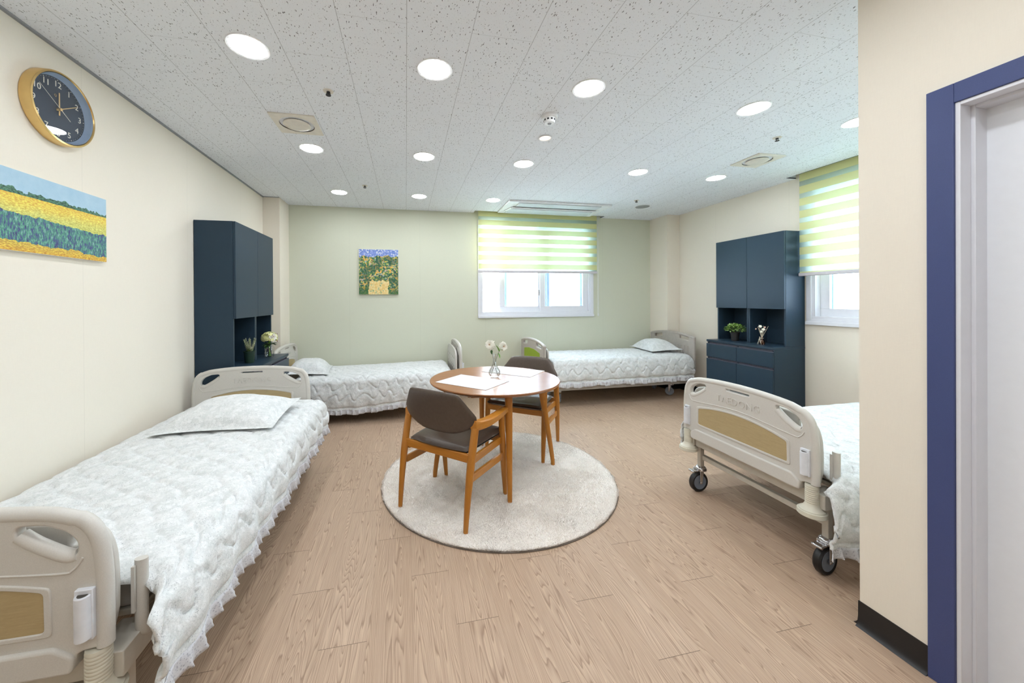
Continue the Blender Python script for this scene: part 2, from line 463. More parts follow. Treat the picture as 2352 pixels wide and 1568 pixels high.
def round_poly(pts, r=.02, n=5):
    out = []; m = len(pts)
    for i in range(m):
        p = Vector(pts[i][:2]); rr = pts[i][2] if len(pts[i]) > 2 else r
        a = Vector(pts[i - 1][:2]) - p; b = Vector(pts[(i + 1) % m][:2]) - p
        la, lb = a.length, b.length; rr = min(rr, la * .48, lb * .48)
        if rr < 1e-5: out.append((p.x, p.y)); continue
        p0 = p + a.normalized() * rr; p1 = p + b.normalized() * rr
        for k in range(n + 1):
            t = k / n; q = (1 - t) ** 2 * p0 + 2 * t * (1 - t) * p + t * t * p1; out.append((q.x, q.y))
    return out

def plate(outline, holes=(), t=.03, bevel=.004, bres=2):
    """flat plate with holes in the (u, v) plane, thickness t about 0; returns a mesh"""
    cu = D.curves.new('tmp', 'CURVE'); cu.dimensions = '2D'; cu.fill_mode = 'BOTH'
    cu.extrude = max(t / 2 - bevel, .0001); cu.bevel_depth = bevel; cu.bevel_resolution = bres
    cu.offset = -bevel
    for poly in (outline, *holes):
        sp = cu.splines.new('POLY'); sp.points.add(len(poly) - 1); sp.use_cyclic_u = True
        for i, (a, b) in enumerate(poly): sp.points[i].co = (a, b, 0, 1)
    o = D.objects.new('tmp', cu); COL.objects.link(o)
    bpy.context.view_layer.update()
    me = D.meshes.new_from_object(o.evaluated_get(bpy.context.evaluated_depsgraph_get()))
    D.objects.remove(o); D.curves.remove(cu); return me

def text_mesh(s, size, ext=.001, align='CENTER', spacing=1.0):
    cu = D.curves.new('tmp', 'FONT'); cu.body = s; cu.size = size; cu.extrude = ext; cu.align_x = align; cu.align_y = 'CENTER'
    cu.space_character = spacing; cu.resolution_u = 4
    o = D.objects.new('tmp', cu); COL.objects.link(o); bpy.context.view_layer.update()
    me = D.meshes.new_from_object(o.evaluated_get(bpy.context.evaluated_depsgraph_get()))
    D.objects.remove(o); D.curves.remove(cu); return me

def addmesh(bm, me, mat4):
    n = len(bm.verts); bm.from_mesh(me); bm.verts.ensure_lookup_table()
    for v in bm.verts[n:]: v.co = mat4 @ v.co
    D.meshes.remove(me)

def frame_m(u, v, w, o=(0, 0, 0)):
    m = Matrix((Vector(u), Vector(v), Vector(w))).transposed().to_4x4(); m.translation = Vector(o); return m

def obj(name, bm, mat, parent=None, bevel=0, smooth=35, loc=None, recalc=True, bseg=2):
    me = D.meshes.new(name)
    if recalc: bmesh.ops.recalc_face_normals(bm, faces=bm.faces[:])
    bm.to_mesh(me); bm.free()
    me.materials.append(MATS[mat])
    if smooth:
        me.shade_smooth(); me.set_sharp_from_angle(angle=math.radians(smooth))
    o = D.objects.new(name, me); COL.objects.link(o)
    if parent: o.parent = parent
    if loc: o.location = loc
    if bevel:
        md = o.modifiers.new('bevel', 'BEVEL'); md.width = bevel; md.segments = bseg; md.limit_method = 'ANGLE'; md.angle_limit = math.radians(40)
    return o

def thing(name, label, cat, loc=(0, 0, 0), rz=0, group=None):
    o = D.objects.new(name, None); COL.objects.link(o); o.empty_display_size = .1
    o.location = loc; o.rotation_euler = (0, 0, rz); o['label'] = label; o['category'] = cat
    if group: o['group'] = group
    return o

def tag(o, label, cat, group=None):
    o['label'] = label; o['category'] = cat
    if group: o['group'] = group
    return o

def struct(name, bm, mat, parent=None, **kw):
    o = obj(name, bm, mat, parent, **kw)
    if not parent: o['kind'] = 'structure'
    return o

def children(o):
    return [c for c in D.objects if c.parent == o]

def dup(root, loc, rz, label, parent=None):
    def rec(o, par):
        c = o.copy(); COL.objects.link(c); c.parent = par
        for ch in children(o): rec(ch, c)
        return c
    r = rec(root, parent); r.location = loc; r.rotation_euler = (0, 0, rz); r['label'] = label
    return r

# value noise for cloth
def vnoise(x, y, seed=0):
    xi = np.floor(x).astype(int); yi = np.floor(y).astype(int); xf = x - xi; yf = y - yi
    def h(a, b):
        n = (a * 374761393 + b * 668265263 + seed * 1442695) & 0x7fffffff
        n = ((n ^ (n >> 13)) * 1274126177) & 0x7fffffff
        return ((n ^ (n >> 16)) & 0xffff) / 65535.0
    u = xf * xf * (3 - 2 * xf); v = yf * yf * (3 - 2 * yf)
    return (h(xi, yi) * (1 - u) + h(xi + 1, yi) * u) * (1 - v) + (h(xi, yi + 1) * (1 - u) + h(xi + 1, yi + 1) * u) * v
def fbm(x, y, seed=0, o=3):
    s = 0; a = .5
    for k in range(o): s = s + a * (vnoise(x * 2 ** k, y * 2 ** k, seed + k) - .5); a *= .5
    return s

def grid_bm(P, bm=None, closed=False):
    bm = bm or nb(); n, m, _ = P.shape
    vs = [[bm.verts.new(P[i, j]) for j in range(m)] for i in range(n)]
    for i in range(n - 1):
        for j in range(m - 1): bm.faces.new((vs[i][j], vs[i + 1][j], vs[i + 1][j + 1], vs[i][j + 1]))
    return bm

# ------------------------------------------------------------------ room
XL, XR, YB, YF = -1.6646, 4.018, 5.0714, -1.7
LCX, LCY = -1.4805, 4.722      # pier in the left rear corner
RCX, RCY = 3.810, 4.686        # pier in the right rear corner
PX, PY = 1.822, 1.135          # partition with the door

b = nb(); box(b, XL - .3, XR + .3, YF - .3, YB + .3, -.12, 0); struct('floor', b, 'oak_plank_floor', smooth=0)

# ceiling with two blind recesses
b = nb()
R1 = (.955, 2.945, 4.945, YB + .0)      # recess over the back window
R2 = (3.885, XR, 1.14, 3.035)           # recess over the right window
xs = sorted({XL - .3, R1[0], R1[1], R2[0], XR + .3}); ys = sorted({YF - .3, R2[2], R2[3], R1[2], YB + .3})
for i in range(len(xs) - 1):
    for j in range(len(ys) - 1):
        cx_, cy_ = (xs[i] + xs[i + 1]) / 2, (ys[j] + ys[j + 1]) / 2
        if R1[0] < cx_ < R1[1] and cy_ > R1[2]: continue
        if cx_ > R2[0] and R2[2] < cy_ < R2[3]: continue
        box(b, xs[i], xs[i + 1], ys[j], ys[j + 1], CEIL, CEIL + .012)
box(b, XL - .3, XR + .3, YF - .3, YB + .3, CEIL + .11, CEIL + .16)
for (x0, x1, y0, y1) in ((R1[0] - .01, R1[1] + .01, R1[2] - .012, R1[2]), (R1[0] - .012, R1[0], R1[2], YB), (R1[1], R1[1] + .012, R1[2], YB),
                         (R2[0] - .012, R2[0], R2[2], R2[3]), (R2[0], XR, R2[3], R2[3] + .012)):
    box(b, x0, x1, y0, y1, CEIL + .001, CEIL + .11)
struct('ceiling', b, 'fissured_ceiling_tile', smooth=0)
# metal angle edging of the ceiling
b = nb(); box(b, XL, XL + .014, YF, LCY, CEIL - .010, CEIL); box(b, XL, LCX, LCY - .010, LCY, CEIL - .006, CEIL); struct('trim_1', b, 'grey_mesh', smooth=0)

TH = .24
def wall_hole(bm, axis, a0, a1, inner, outer, h0, h1, z0=0, z1=CEIL + .1, span=None):
    lo, hi = span
    def bx(p0, p1, q0, q1):
        if p1 <= p0 or q1 <= q0: return
        if axis == 'y': box(bm, p0, p1, min(inner, outer), max(inner, outer), q0, q1)
        else: box(bm, min(inner, outer), max(inner, outer), p0, p1, q0, q1)
    bx(lo, a0, z0, z1); bx(a1, hi, z0, z1); bx(a0, a1, z0, h0); bx(a0, a1, h1, z1)

b = nb(); box(b, XL - TH, XL, YF - TH, YB + TH, 0, CEIL + .1); box(b, XL, LCX, LCY, YB, 0, CEIL); struct('wall_left', b, 'cream_wallpaper', smooth=0)
WX0, WX1, WZ0, WZ1 = 1.045, 2.785, 1.128, 2.46
b = nb(); wall_hole(b, 'y', WX0, WX1, YB, YB + TH, WZ0, WZ1, span=(XL, XR)); struct('wall_back', b, 'sage_wallpaper', smooth=0)
RY0, RY1, RZ0, RZ1 = 1.25, 2.900, 1.12, 2.46
b = nb(); wall_hole(b, 'x', RY0, RY1, XR, XR + TH, RZ0, RZ1, span=(YF - TH, YB + TH)); box(b, RCX, XR, RCY, YB, 0, CEIL); struct('wall_right', b, 'cream_wallpaper', smooth=0)
b = nb(); box(b, XL, XR, YF - TH, YF, 0, CEIL + .1); struct('wall_front', b, 'cream_wallpaper', smooth=0)
# partition with door opening
DY0, DY1, DZ = -.035, .867, 2.002
b = nb()
box(b, PX, PX + .16, DY1, PY, 0, CEIL); box(b, PX, PX + .16, YF, DY0, 0, CEIL); box(b, PX, PX + .16, DY0, DY1, DZ, CEIL)
box(b, PX + .16, XR, PY - .16, PY, 0, CEIL)
struct('wall_entrance', b, 'cream_wallpaper', smooth=0)
# door
dr = D.objects.new('door_1', None); COL.objects.link(dr); dr.location = (PX, DY1, 0); dr['kind'] = 'structure'
def rel(bm, o):
    for v in bm.verts: v.co -= Vector(o)
    return bm
O = (PX, DY1, 0)
b = nb(); cw = .066
box(b, PX - .012, PX + .0, DY1, DY1 + cw, 0, DZ + cw); box(b, PX - .012, PX, DY0 - cw, DY0, 0, DZ + cw); box(b, PX - .012, PX, DY0, DY1, DZ, DZ + cw)
obj('door_casing', rel(b, O), 'navy_trim', dr, bevel=.002)
b = nb()
for (x0, x1, dy) in ((PX - .006, PX + .045, .012), (PX + .045, PX + .104, .0215)):
    box(b, x0, x1, DY1 - dy, DY1, 0, DZ); box(b, x0, x1, DY0, DY0 + dy, 0, DZ); box(b, x0, x1, DY0 + dy, DY1 - dy, DZ - dy, DZ)
obj('door_jamb', rel(b, O), 'white_vinyl', dr, bevel=.0015)
b = nb(); box(b, PX + .100, PX + .138, DY0 + .015, DY1 - .015, .006, DZ - .015); obj('door_panel', rel(b, O), 'white_door', dr, bevel=.002)
b = nb(); tube(b, [(PX + .09, .06, .9), (PX + .06, .06, .9), (PX + .06, .06, 1.15), (PX + .09, .06, 1.15)], .009, 10); obj('door_handle', rel(b, O), 'chrome', dr)

# baseboards (black rubber with a cove foot)
def base_run(bm, p0, p1, nx, ny):
    (x0, y0), (x1, y1) = p0, p1
    prof = [(0, 0), (.020, 0), (.012, .006), (.006, .018), (.004, .04), (.003, .100), (0, .101)]
    q = [[bm.verts.new((x + nx * a, y + ny * a, z)) for a, z in prof] for x, y in (p0, p1)]
    for k in range(len(prof) - 1): bm.faces.new((q[0][k], q[0][k + 1], q[1][k + 1], q[1][k]))
    bm.faces.new(q[0]); bm.faces.new(q[1][::-1])
b = nb(); base_run(b, (XL, YF), (XL, LCY), 1, 0); base_run(b, (XL, LCY), (LCX + .02, LCY), 0, -1); base_run(b, (LCX, LCY - .02), (LCX, YB), 1, 0); struct('baseboard_left', b, 'black_rubber')
b = nb(); base_run(b, (LCX, YB), (RCX, YB), 0, -1); struct('baseboard_back', b, 'black_rubber')
b = nb(); base_run(b, (XR, PY), (XR, RCY), -1, 0); base_run(b, (RCX - .02, RCY), (XR, RCY), 0, -1); base_run(b, (RCX, RCY - .02), (RCX, YB), -1, 0); struct('baseboard_right', b, 'black_rubber')
b = nb(); base_run(b, (PX, DY1 + cw), (PX, PY + .004), -1, 0); base_run(b, (PX - .004, PY), (XR, PY), 0, 1); base_run(b, (PX, YF), (PX, DY0 - cw), -1, 0); struct('baseboard_entrance', b, 'black_rubber')
b = nb(); base_run(b, (XL, YF), (PX, YF), 0, 1); struct('baseboard_front', b, 'black_rubber')

# ------------------------------------------------------------------ windows (built along +X of their own frame, room on -Y)
def window(name, loc, rz, Wd, z0, z1, sill_depth, slide):
    r = D.objects.new(name, None); COL.objects.link(r); r['kind'] = 'structure'; r.location = loc; r.rotation_euler = (0, 0, rz)
    def ring(bm, x0, x1, za, zb, y0, y1, f):
        box(bm, x0, x1, y0, y1, za, za + f); box(bm, x0, x1, y0, y1, zb - f, zb)
        box(bm, x0, x0 + f, y0, y1, za + f, zb - f); box(bm, x1 - f, x1, y0, y1, za + f, zb - f)
    b = nb(); ring(b, -.033, Wd + .033, z0 - .034, z1 + .034, -.014, .0, .045)
    ring(b, 0, Wd, z0, z1, 0, .23, .040)
    obj('window_frame', b, 'white_vinyl', r, bevel=.002)
    h = Wd / 2
    # two inner sashes and two outer sashes
    defs = [(slide, slide + h - .19 * (slide > .1), .068, .098), (h + .055, Wd - .040, .035, .065)]
    defs += [(.40, h + .26, .165, .190), (h + .20, Wd - .040, .193, .218)] if slide > .1 else [(.04, h + .03, .165, .190), (h - .02, Wd - .04, .193, .218)]
    for (x0, x1, y0, y1) in defs:
        s = nb(); ring(s, x0, x1, z0 + .038, z1 - .038, y0, y1, .080 if y0 < .1 else .045)
        so = obj('sash', s, 'white_vinyl' if y0 < .1 else 'outer_sash', r, bevel=.003)
        g = nb(); ym = (y0 + y1) / 2; box(g, x0 + .04, x1 - .04, ym - .003, ym + .003, z0 + .06, z1 - .06)
        obj('pane', g, 'window_glass', so, smooth=0)
    l = nb(); box(l, h + .038, h + .054, .055, .072, z0 + .28, z0 + .36); lathe(l, [(.001, .052), (.012, .053), (.012, .066), (.001, .068)], (h + .046, 0, z0 + .32), 16, 'Y')
    obj('window_latch', l, 'steel_grey', r)
    s = nb(); box(s, -.034, Wd + .034, -.030, 0, z0 - .045, z0 - .012); obj('window_sill', s, 'white_vinyl', r, bevel=.003)
    return r
window('window_1', (WX0, YB, 0), 0, WX1 - WX0, WZ0, WZ1, .03, .305)
window('window_2', (XR, RY1, 0), -PI / 2, RY1 - RY0, RZ0, RZ1, .03, .04)

# zebra blinds
def blind(label, loc, rz, Wd, zb, cord):
    r = thing('roller_blind', label, 'blind', loc, rz, 'striped roller blinds over the windows')
    zt = CEIL + .05
    b = nb(); lathe(b, [(.026, 0), (.026, Wd)], (0, -.055, zt), 20, 'X'); obj('roller', b, 'zebra_cassette', r)
    b = nb(); box(b, -.012, Wd + .012, -.095, -.012, zt + .030, zt + .045); box(b, -.012, -.006, -.09, -.012, zt - .03, zt + .03); box(b, Wd + .006, Wd + .012, -.09, -.012, zt - .03, zt + .03); obj('mounting_rail', b, 'grey_mesh', r)
    n = 40; P = np.zeros((2, n, 3))
    zs = np.linspace(zb, zt, n)
    for i, x in enumerate((.004, Wd - .004)): P[i, :, 0] = x; P[i, :, 1] = -.081; P[i, :, 2] = zs
    obj('striped_fabric', grid_bm(P), 'zebra_blind_fabric', r)
    b = nb(); box(b, 0, Wd, -.094, -.068, zb - .034, zb); obj('bottom_bar', b, 'vent_bar', r, bevel=.006)
    if cord:
        b = nb()
        for dx in (.022, .034): tube(b, [(Wd + dx, -.06, zt), (Wd + dx, -.06, 1.12)], .0018, 6)
        lathe(b, [(.004, 1.085), (.007, 1.09), (.007, 1.115), (.003, 1.13)], (Wd + .028, -.06, 0), 12); obj('pull_cord', b, 'white_plastic', r)
    return r
plain('zebra_cassette', (.42, .50, .16, 1), .6)
plain('vent_bar', lin(205, 200, 205), .4)
blind('yellow-green striped roller blind over the window in the green back wall', (1.005, YB, 0), 0, 1.835, 1.765, True)
blind('yellow-green striped roller blind on the right wall, beside the tall blue cabinet', (XR, 2.947, 0), -PI / 2, 1.76, 1.600, True)

# ------------------------------------------------------------------ ceiling fittings
def make_downlight(loc, label, r=.081):
    t = thing('downlight', label, 'ceiling light', loc, 0, 'round white ceiling downlights')
    b = nb(); lathe(b, [(r + .001, -.003), (r + .012, -.005), (r + .015, -.003), (r + .015, 0), (r + .001, 0), (r + .001, -.003)], seg=48, caps=False); obj('trim_ring', b, 'white_plastic', t)
    b = nb(); lathe(b, [(.002, -.0035), (r, -.0035), (r, -.0005), (.002, -.0005)], seg=48); obj('diffuser', b, 'lamp_diffuser', t, smooth=0)
    return t
xs5 = (-.748, .161, 1.066, 2.245, 3.150)
names5 = ('leftmost', 'second from left', 'middle', 'fourth from left', 'rightmost')
LP = []
near = ('nearest and largest row', 'second row back', 'far row by the green wall')
for i, x in enumerate(xs5): LP.append((x, 1.957, 'round glowing downlight, %s of the nearest ceiling row' % names5[i]))
for i, x in enumerate(xs5): LP.append((x, 3.160, 'round glowing downlight, %s of the middle ceiling row' % names5[i]))
for i, (x, nm) in enumerate(zip((-.743, .164, 1.076), ('leftmost', 'middle', 'rightmost'))): LP.append((x, 4.38, 'small round downlight, %s of the farthest ceiling row near the green wall' % nm))
for yy, rowname in ((.757, 'above the camera'), (-.443, 'behind the camera')):  # rows out of view, added to light the room, continuing the visible spacing
    for x, nm in zip((-.748, .161, 1.066), ('left', 'middle', 'right')): LP.append((x, yy, 'added unseen downlight %s, %s one' % (rowname, nm)))
dl0 = None
for x, y, lb in LP:
    if dl0 is None: dl0 = make_downlight((x, y, CEIL), lb)
    else: dup(dl0, (x, y, CEIL), 0, lb)
# warm sensor light
t = thing('sensor_light', 'small warm glowing ceiling light behind the smoke detector', 'ceiling light', (1.058, 2.617, CEIL))
b = nb(); lathe(b, [(.046, 0), (.052, -.004), (.044, -.008), (.040, -.002), (.040, 0)], seg=32, caps=False); obj('trim_ring', b, 'white_plastic', t)
b = nb(); lathe(b, [(.001, -.006), (.040, -.004), (.040, -.001), (.001, -.001)], seg=32); obj('lamp', b, 'warm_lamp', t)
# smoke detector
t = thing('smoke_detector', 'white round smoke detector on the ceiling', 'smoke detector', (.962, 2.30, CEIL))
b = nb(); lathe(b, [(.055, 0), (.055, -.014), (.050, -.020), (.040, -.022), (.038, -.044), (.033, -.052), (.004, -.054)], seg=40); obj('body', b, 'white_plastic', t)
for k in range(10):
    a = 2 * PI * k / 10; b = nb(); box(b, -.006, .006, .0375, .0398, -.040, -.029)
    bmesh.ops.rotate(b, verts=b.verts, matrix=Matrix.Rotation(a, 3, 'Z')); obj('sensor_slot', b, 'dark_hole', t, smooth=0)
b = nb(); lathe(b, [(.001, -.058), (.012, -.057), (.014, -.053), (.001, -.053)], seg=20); obj('sensor_cap', b, 'grey_mesh', t)
# sprinklers
def sprinkler(loc, label):
    t = thing('sprinkler_head', label, 'sprinkler', loc, 0, 'ceiling sprinkler heads')
    b = nb(); lathe(b, [(.012, 0), (.030, -.001), (.028, -.004), (.012, -.005)], seg=28); obj('escutcheon', b, 'vent_plastic', t)
    b = nb(); lathe(b, [(.010, -.003), (.010, -.012), (.005, -.014)], seg=16)
    for s in (-1, 1): tube(b, [(s * .008, 0, -.010), (s * .011, 0, -.017), (s * .003, 0, -.024)], .0022, 8)
    lathe(b, [(.015, -.024), (.015, -.026), (.004, -.027)], seg=18); obj('nozzle', b, 'dark_hole', t)
    return t
s0 = sprinkler((-.443, 2.278, CEIL), 'small dark sprinkler head nearest the left ceiling vent')
dup(s0, (-.428, 4.078, CEIL), 0, 'tiny dark sprinkler head near the far left downlight')
dup(s0, (2.834, 2.278, CEIL), 0, 'small dark sprinkler head in front of the right ceiling vent')
dup(s0, (2.868, 4.070, CEIL), 0, 'tiny dark sprinkler head beside the grey ceiling speaker')
# speaker
t = thing('ceiling_speaker', 'flat grey round speaker grille in the ceiling near the back right corner', 'speaker', (3.142, 4.330, CEIL))
b = nb(); lathe(b, [(.092, 0), (.100, -.003), (.094, -.006), (.090, -.004)], seg=40, caps=False); obj('rim', b, 'white_plastic', t)
b = nb(); lathe(b, [(.001, -.006), (.091, -.004), (.091, -.001), (.001, -.001)], seg=40); obj('grille', b, 'grey_mesh', t)
# vents
def vent(loc, label):
    t = thing('ceiling_vent', label, 'air vent', loc, 0, 'square ceiling vents with round discs')
    sq = round_poly([(-.145, -.145), (.145, -.145), (.145, .145), (-.145, .145)], .006)
    b = nb(); addmesh(b, plate(sq, [[(.112 * math.cos(a * PI / 24), .112 * math.sin(a * PI / 24)) for a in range(48)][::-1]], .008, .002), Matrix.Translation((0, 0, -.004))); obj('face_plate', b, 'vent_plastic', t)
    b = nb(); lathe(b, [(.112, -.006), (.110, .004), (.080, .006), (.078, .0)], seg=48, caps=False); obj('air_gap', b, 'groove_dark', t)
    b = nb(); lathe(b, [(.002, -.020), (.06, -.0185), (.084, -.015), (.089, -.011), (.087, -.006), (.002, -.002)], seg=48); obj('round_disc', b, 'vent_plastic', t)
    return t
v0 = vent((-.741, 2.743, CEIL), 'square ceiling vent with round disc on the left side')
dup(v0, (3.120, 2.688, CEIL), 0, 'square ceiling vent with round disc above the right cabinet')
# air conditioner cassette
t = thing('air_conditioner', 'long white ceiling air conditioner cassette above the back window blind', 'air conditioner', (1.98, 4.625, CEIL))
X0, X1, Y0, Y1 = -.71, .71, -.305, .305
o1 = round_poly([(X0, Y0), (X1, Y0), (X1, Y1), (X0, Y1)], .02)
b = nb(); addmesh(b, plate(o1, [], .022, .005), Matrix.Translation((0, 0, -.011))); obj('panel', b, 'white_plastic', t)
o2 = round_poly([(-.57, Y0 + .03), (.57, Y0 + .03), (.57, Y0 + .20), (-.57, Y0 + .20)], .01)
b = nb(); addmesh(b, plate(o2, [], .010, .002), Matrix.Translation((0, 0, -.026))); obj('intake_grille', b, 'grey_lid', t)
b = nb(); addmesh(b, plate(round_poly([(-.62, .03), (.62, .03), (.62, .25), (-.62, .25)], .01), [], .010, .002), Matrix.Translation((0, 0, -.025))); obj('air_outlet', b, 'grey_lid', t)
b = nb(); beam(b, (-.60, -.045, -.031), (.60, -.045, -.031), .012, .075, ref=(0, -.25, 1)); beam(b, (-.64, .16, -.028), (-.60, -.03, -.028), .008, .035, ref=(0, 0, 1)); beam(b, (.64, .16, -.028), (.60, -.03, -.028), .008, .035, ref=(0, 0, 1))
obj('louvre', b, 'white_plastic', t, smooth=0, bevel=.003)

# ------------------------------------------------------------------ hospital beds (local: foot at x=0, head at x=BL, width along y)
BL = 2.05
FU, FV = (0, -1, 0), (0, 0, 1)
MF = frame_m(FU, FV, (-1, 0, 0))     # u to the right seen from outside the foot

def mir(pts): return pts + [(-a, b) for a, b in pts[::-1]]

def sym(right):   # right half listed bottom to top; returns closed outline
    return [tuple(p) for p in right] + [(-p[0], *p[1:]) for p in right[::-1] if p[0] > 1e-6]

def board_parts(parent, name, x, outward):
    """end board of the grey plastic bed; outward = -1 faces -x"""
    MFx = frame_m((0, -1, 0), (0, 0, 1), (-1, 0, 0), (x, 0, 0))
    out = smooth_path([(.418, .452), (.418, .56), (.415, .66), (.402, .742), (.366, .788), (.30, .811), (.15, .826), (0, .830)], 4)
    half = [(.0, .402), (.335, .402), (.347, .418), (.352, .440), (.365, .446)] + out
    outline = sym(half)
    hole = round_poly([(.226, .784), (.285, .781), (.335, .758), (.357, .728), (.354, .696), (.325, .695), (.262, .732), (.228, .755)], .016, 4)
    slot = round_poly([(-.075, .786), (.075, .786), (.075, .795), (-.075, .795)], .004, 3)
    bm = nb(); addmesh(bm, plate(outline, [hole, [(-a, b) for a, b in hole], slot], .030, .006, 3), MFx)
    # hand rail tube round the edge
    path = [(p[0] - .012 * (1 if p[0] > .3 else .3), p[1] - (.010 if p[0] < .36 else .004)) for p in out]
    full = [(-a, b) for a, b in path] + [(a, b) for a, b in path[::-1]][1:]
    full = [(-a, b) for a, b in path] + path[::-1][1:]
    tube(bm, [(x, -a, b) for a, b in full], .0185, 16, 1.0, (1, 0, 0))
    # raised lower lip
    lip = round_poly([(-.345, .398), (.345, .398), (.350, .440), (.308, .470), (-.308, .470), (-.350, .440)], .012)
    addmesh(bm, plate(lip, [], .050, .008, 3), MFx)
    # rolled edges below the hand holes and the beads
    for s in (-1, 1):
        hp = [(s * .226, .756), (s * .262, .727), (s * .325, .690), (s * .352, .692)]
        tube(bm, [(x, -a, b) for a, b in smooth_path(hp, 4)], .0175, 14)
    bead = smooth_path([(-.368, .69), (-.345, .660), (-.30, .656), (0, .682), (.30, .656), (.345, .660), (.368, .69)], 6)
    for fx in (-.0148, .0148): tube(bm, [(x + fx, -a, b) for a, b in bead], .0030, 8)
    # frame of the wood insert
    arc = lambda w_, zs, zc: [(-w_ + 2 * w_ * k / 16, zs + (zc - zs) * (1 - (2 * k / 16 - 1) ** 2)) for k in range(17)]
    fr_o = round_poly([(.302, .498)] + arc(.300, .622, .664)[::-1] + [(-.302, .498)], .012, 3)
    fr_i = round_poly([(.286, .511)] + arc(.284, .612, .652)[::-1] + [(-.286, .511)], .010, 3)
    addmesh(bm, plate(fr_o, [fr_i[::-1]], .038, .003, 2), MFx)
    brd = obj(name, bm, 'bed_plastic', parent, smooth=50)
    bm = nb(); addmesh(bm, plate(fr_i, [], .033, .0005, 1), MFx); obj('wood_panel', bm, 'bed_wood', brd, smooth=30)
    for sgn in (-1, 1):
        bm = nb()
        m = frame_m((0, sgn, 0), (0, 0, 1), (sgn, 0, 0), (x + sgn * .0155, 0, .727))
        addmesh(bm, text_mesh('TAEDONG', .058, .0026, spacing=1.12), m @ Matrix.Diagonal((.93, 1, 1, 1)))
        obj('embossed_lettering', bm, 'bed_plastic', brd, smooth=0)
    for s in (-1, 1):
        bm = nb(); yc = s * .375; xo = x + outward * .026
        lathe(bm, [(.017, .487), (.017, .600)], (xo, yc, 0), 20)
        box(bm, min(x + outward * .012, xo), max(x + outward * .012, xo), yc - .020, yc + .020, .482, .612)
        ph = obj('pole_holder', bm, 'clip_white', brd, bevel=.002)
        bm = nb(); lathe(bm, [(.0115, .594), (.0115, .6012)], (xo, yc, 0), 20); obj('socket', bm, 'groove_dark', ph)
    return brd

def caster(parent, x, y, ang, r=.072, tyre='black_rubber', hub='caster_grey', fork='chrome', leg_top=.17):
    c, s = math.cos(ang), math.sin(ang)
    def L(px, py, pz): return (x + px * c - py * s, y + px * s + py * c, pz)
    ox = .020
    def xf(bm):
        for v in bm.verts: v.co = Vector(L(v.co.x, v.co.y, v.co.z))
        return bm
    bm = nb(); lathe(bm, [(.036, .146), (.037, .156), (.031, .168), (.018, .176)], (0, 0, 0), 24)
    for sy in (-1, 1):
        beam(bm, (.012, sy * .024, .162), (ox, sy * .024, r - .008), .032, .004, .018, .004, (1, 0, 0))
    box(bm, -.012, .038, -.025, .025, .150, .162)
    lathe(bm, [(.006, -.028), (.006, .028)], (ox, 0, r), 12, 'Y')
    cf = obj('caster', xf(bm), fork, parent, bevel=.0015)
    bm = nb(); lathe(bm, [(r - .018, -.015), (r - .006, -.018), (r, -.010), (r, .010), (r - .006, .018), (r - .018, .015)], (ox, 0, r), 36, 'Y', caps=False)
    lathe(bm, [(r - .014, -.013), (r - .014, .013)], (ox, 0, r), 36, 'Y'); obj('tyre', xf(bm), tyre, cf)
    bm = nb()
    for sy in (-1, 1):
        lathe(bm, [(.012, sy * .0135), (.020, sy * .016), (r - .026, sy * .0145), (r - .019, sy * .0165), (r - .018, sy * .0135)], (ox, 0, r), 36, 'Y')
    obj('hub', xf(bm), hub, cf)
    bm = nb(); box(bm, .040, .074, -.022, .022, .144, .152); tube(bm, [(.076, -.022, .146), (.076, .022, .146)], .008, 8); tube(bm, [(.010, -.02, .158), (.045, -.016, .150)], .006, 8); tube(bm, [(.010, .02, .158), (.045, .016, .150)], .006, 8); tube(bm, [(.010, -.022, .166), (.010, .022, .166)], .010, 10)
    obj('brake_pedal', xf(bm), fork if fork != 'black_rubber' else 'chrome', cf, bevel=.002)
    return cf

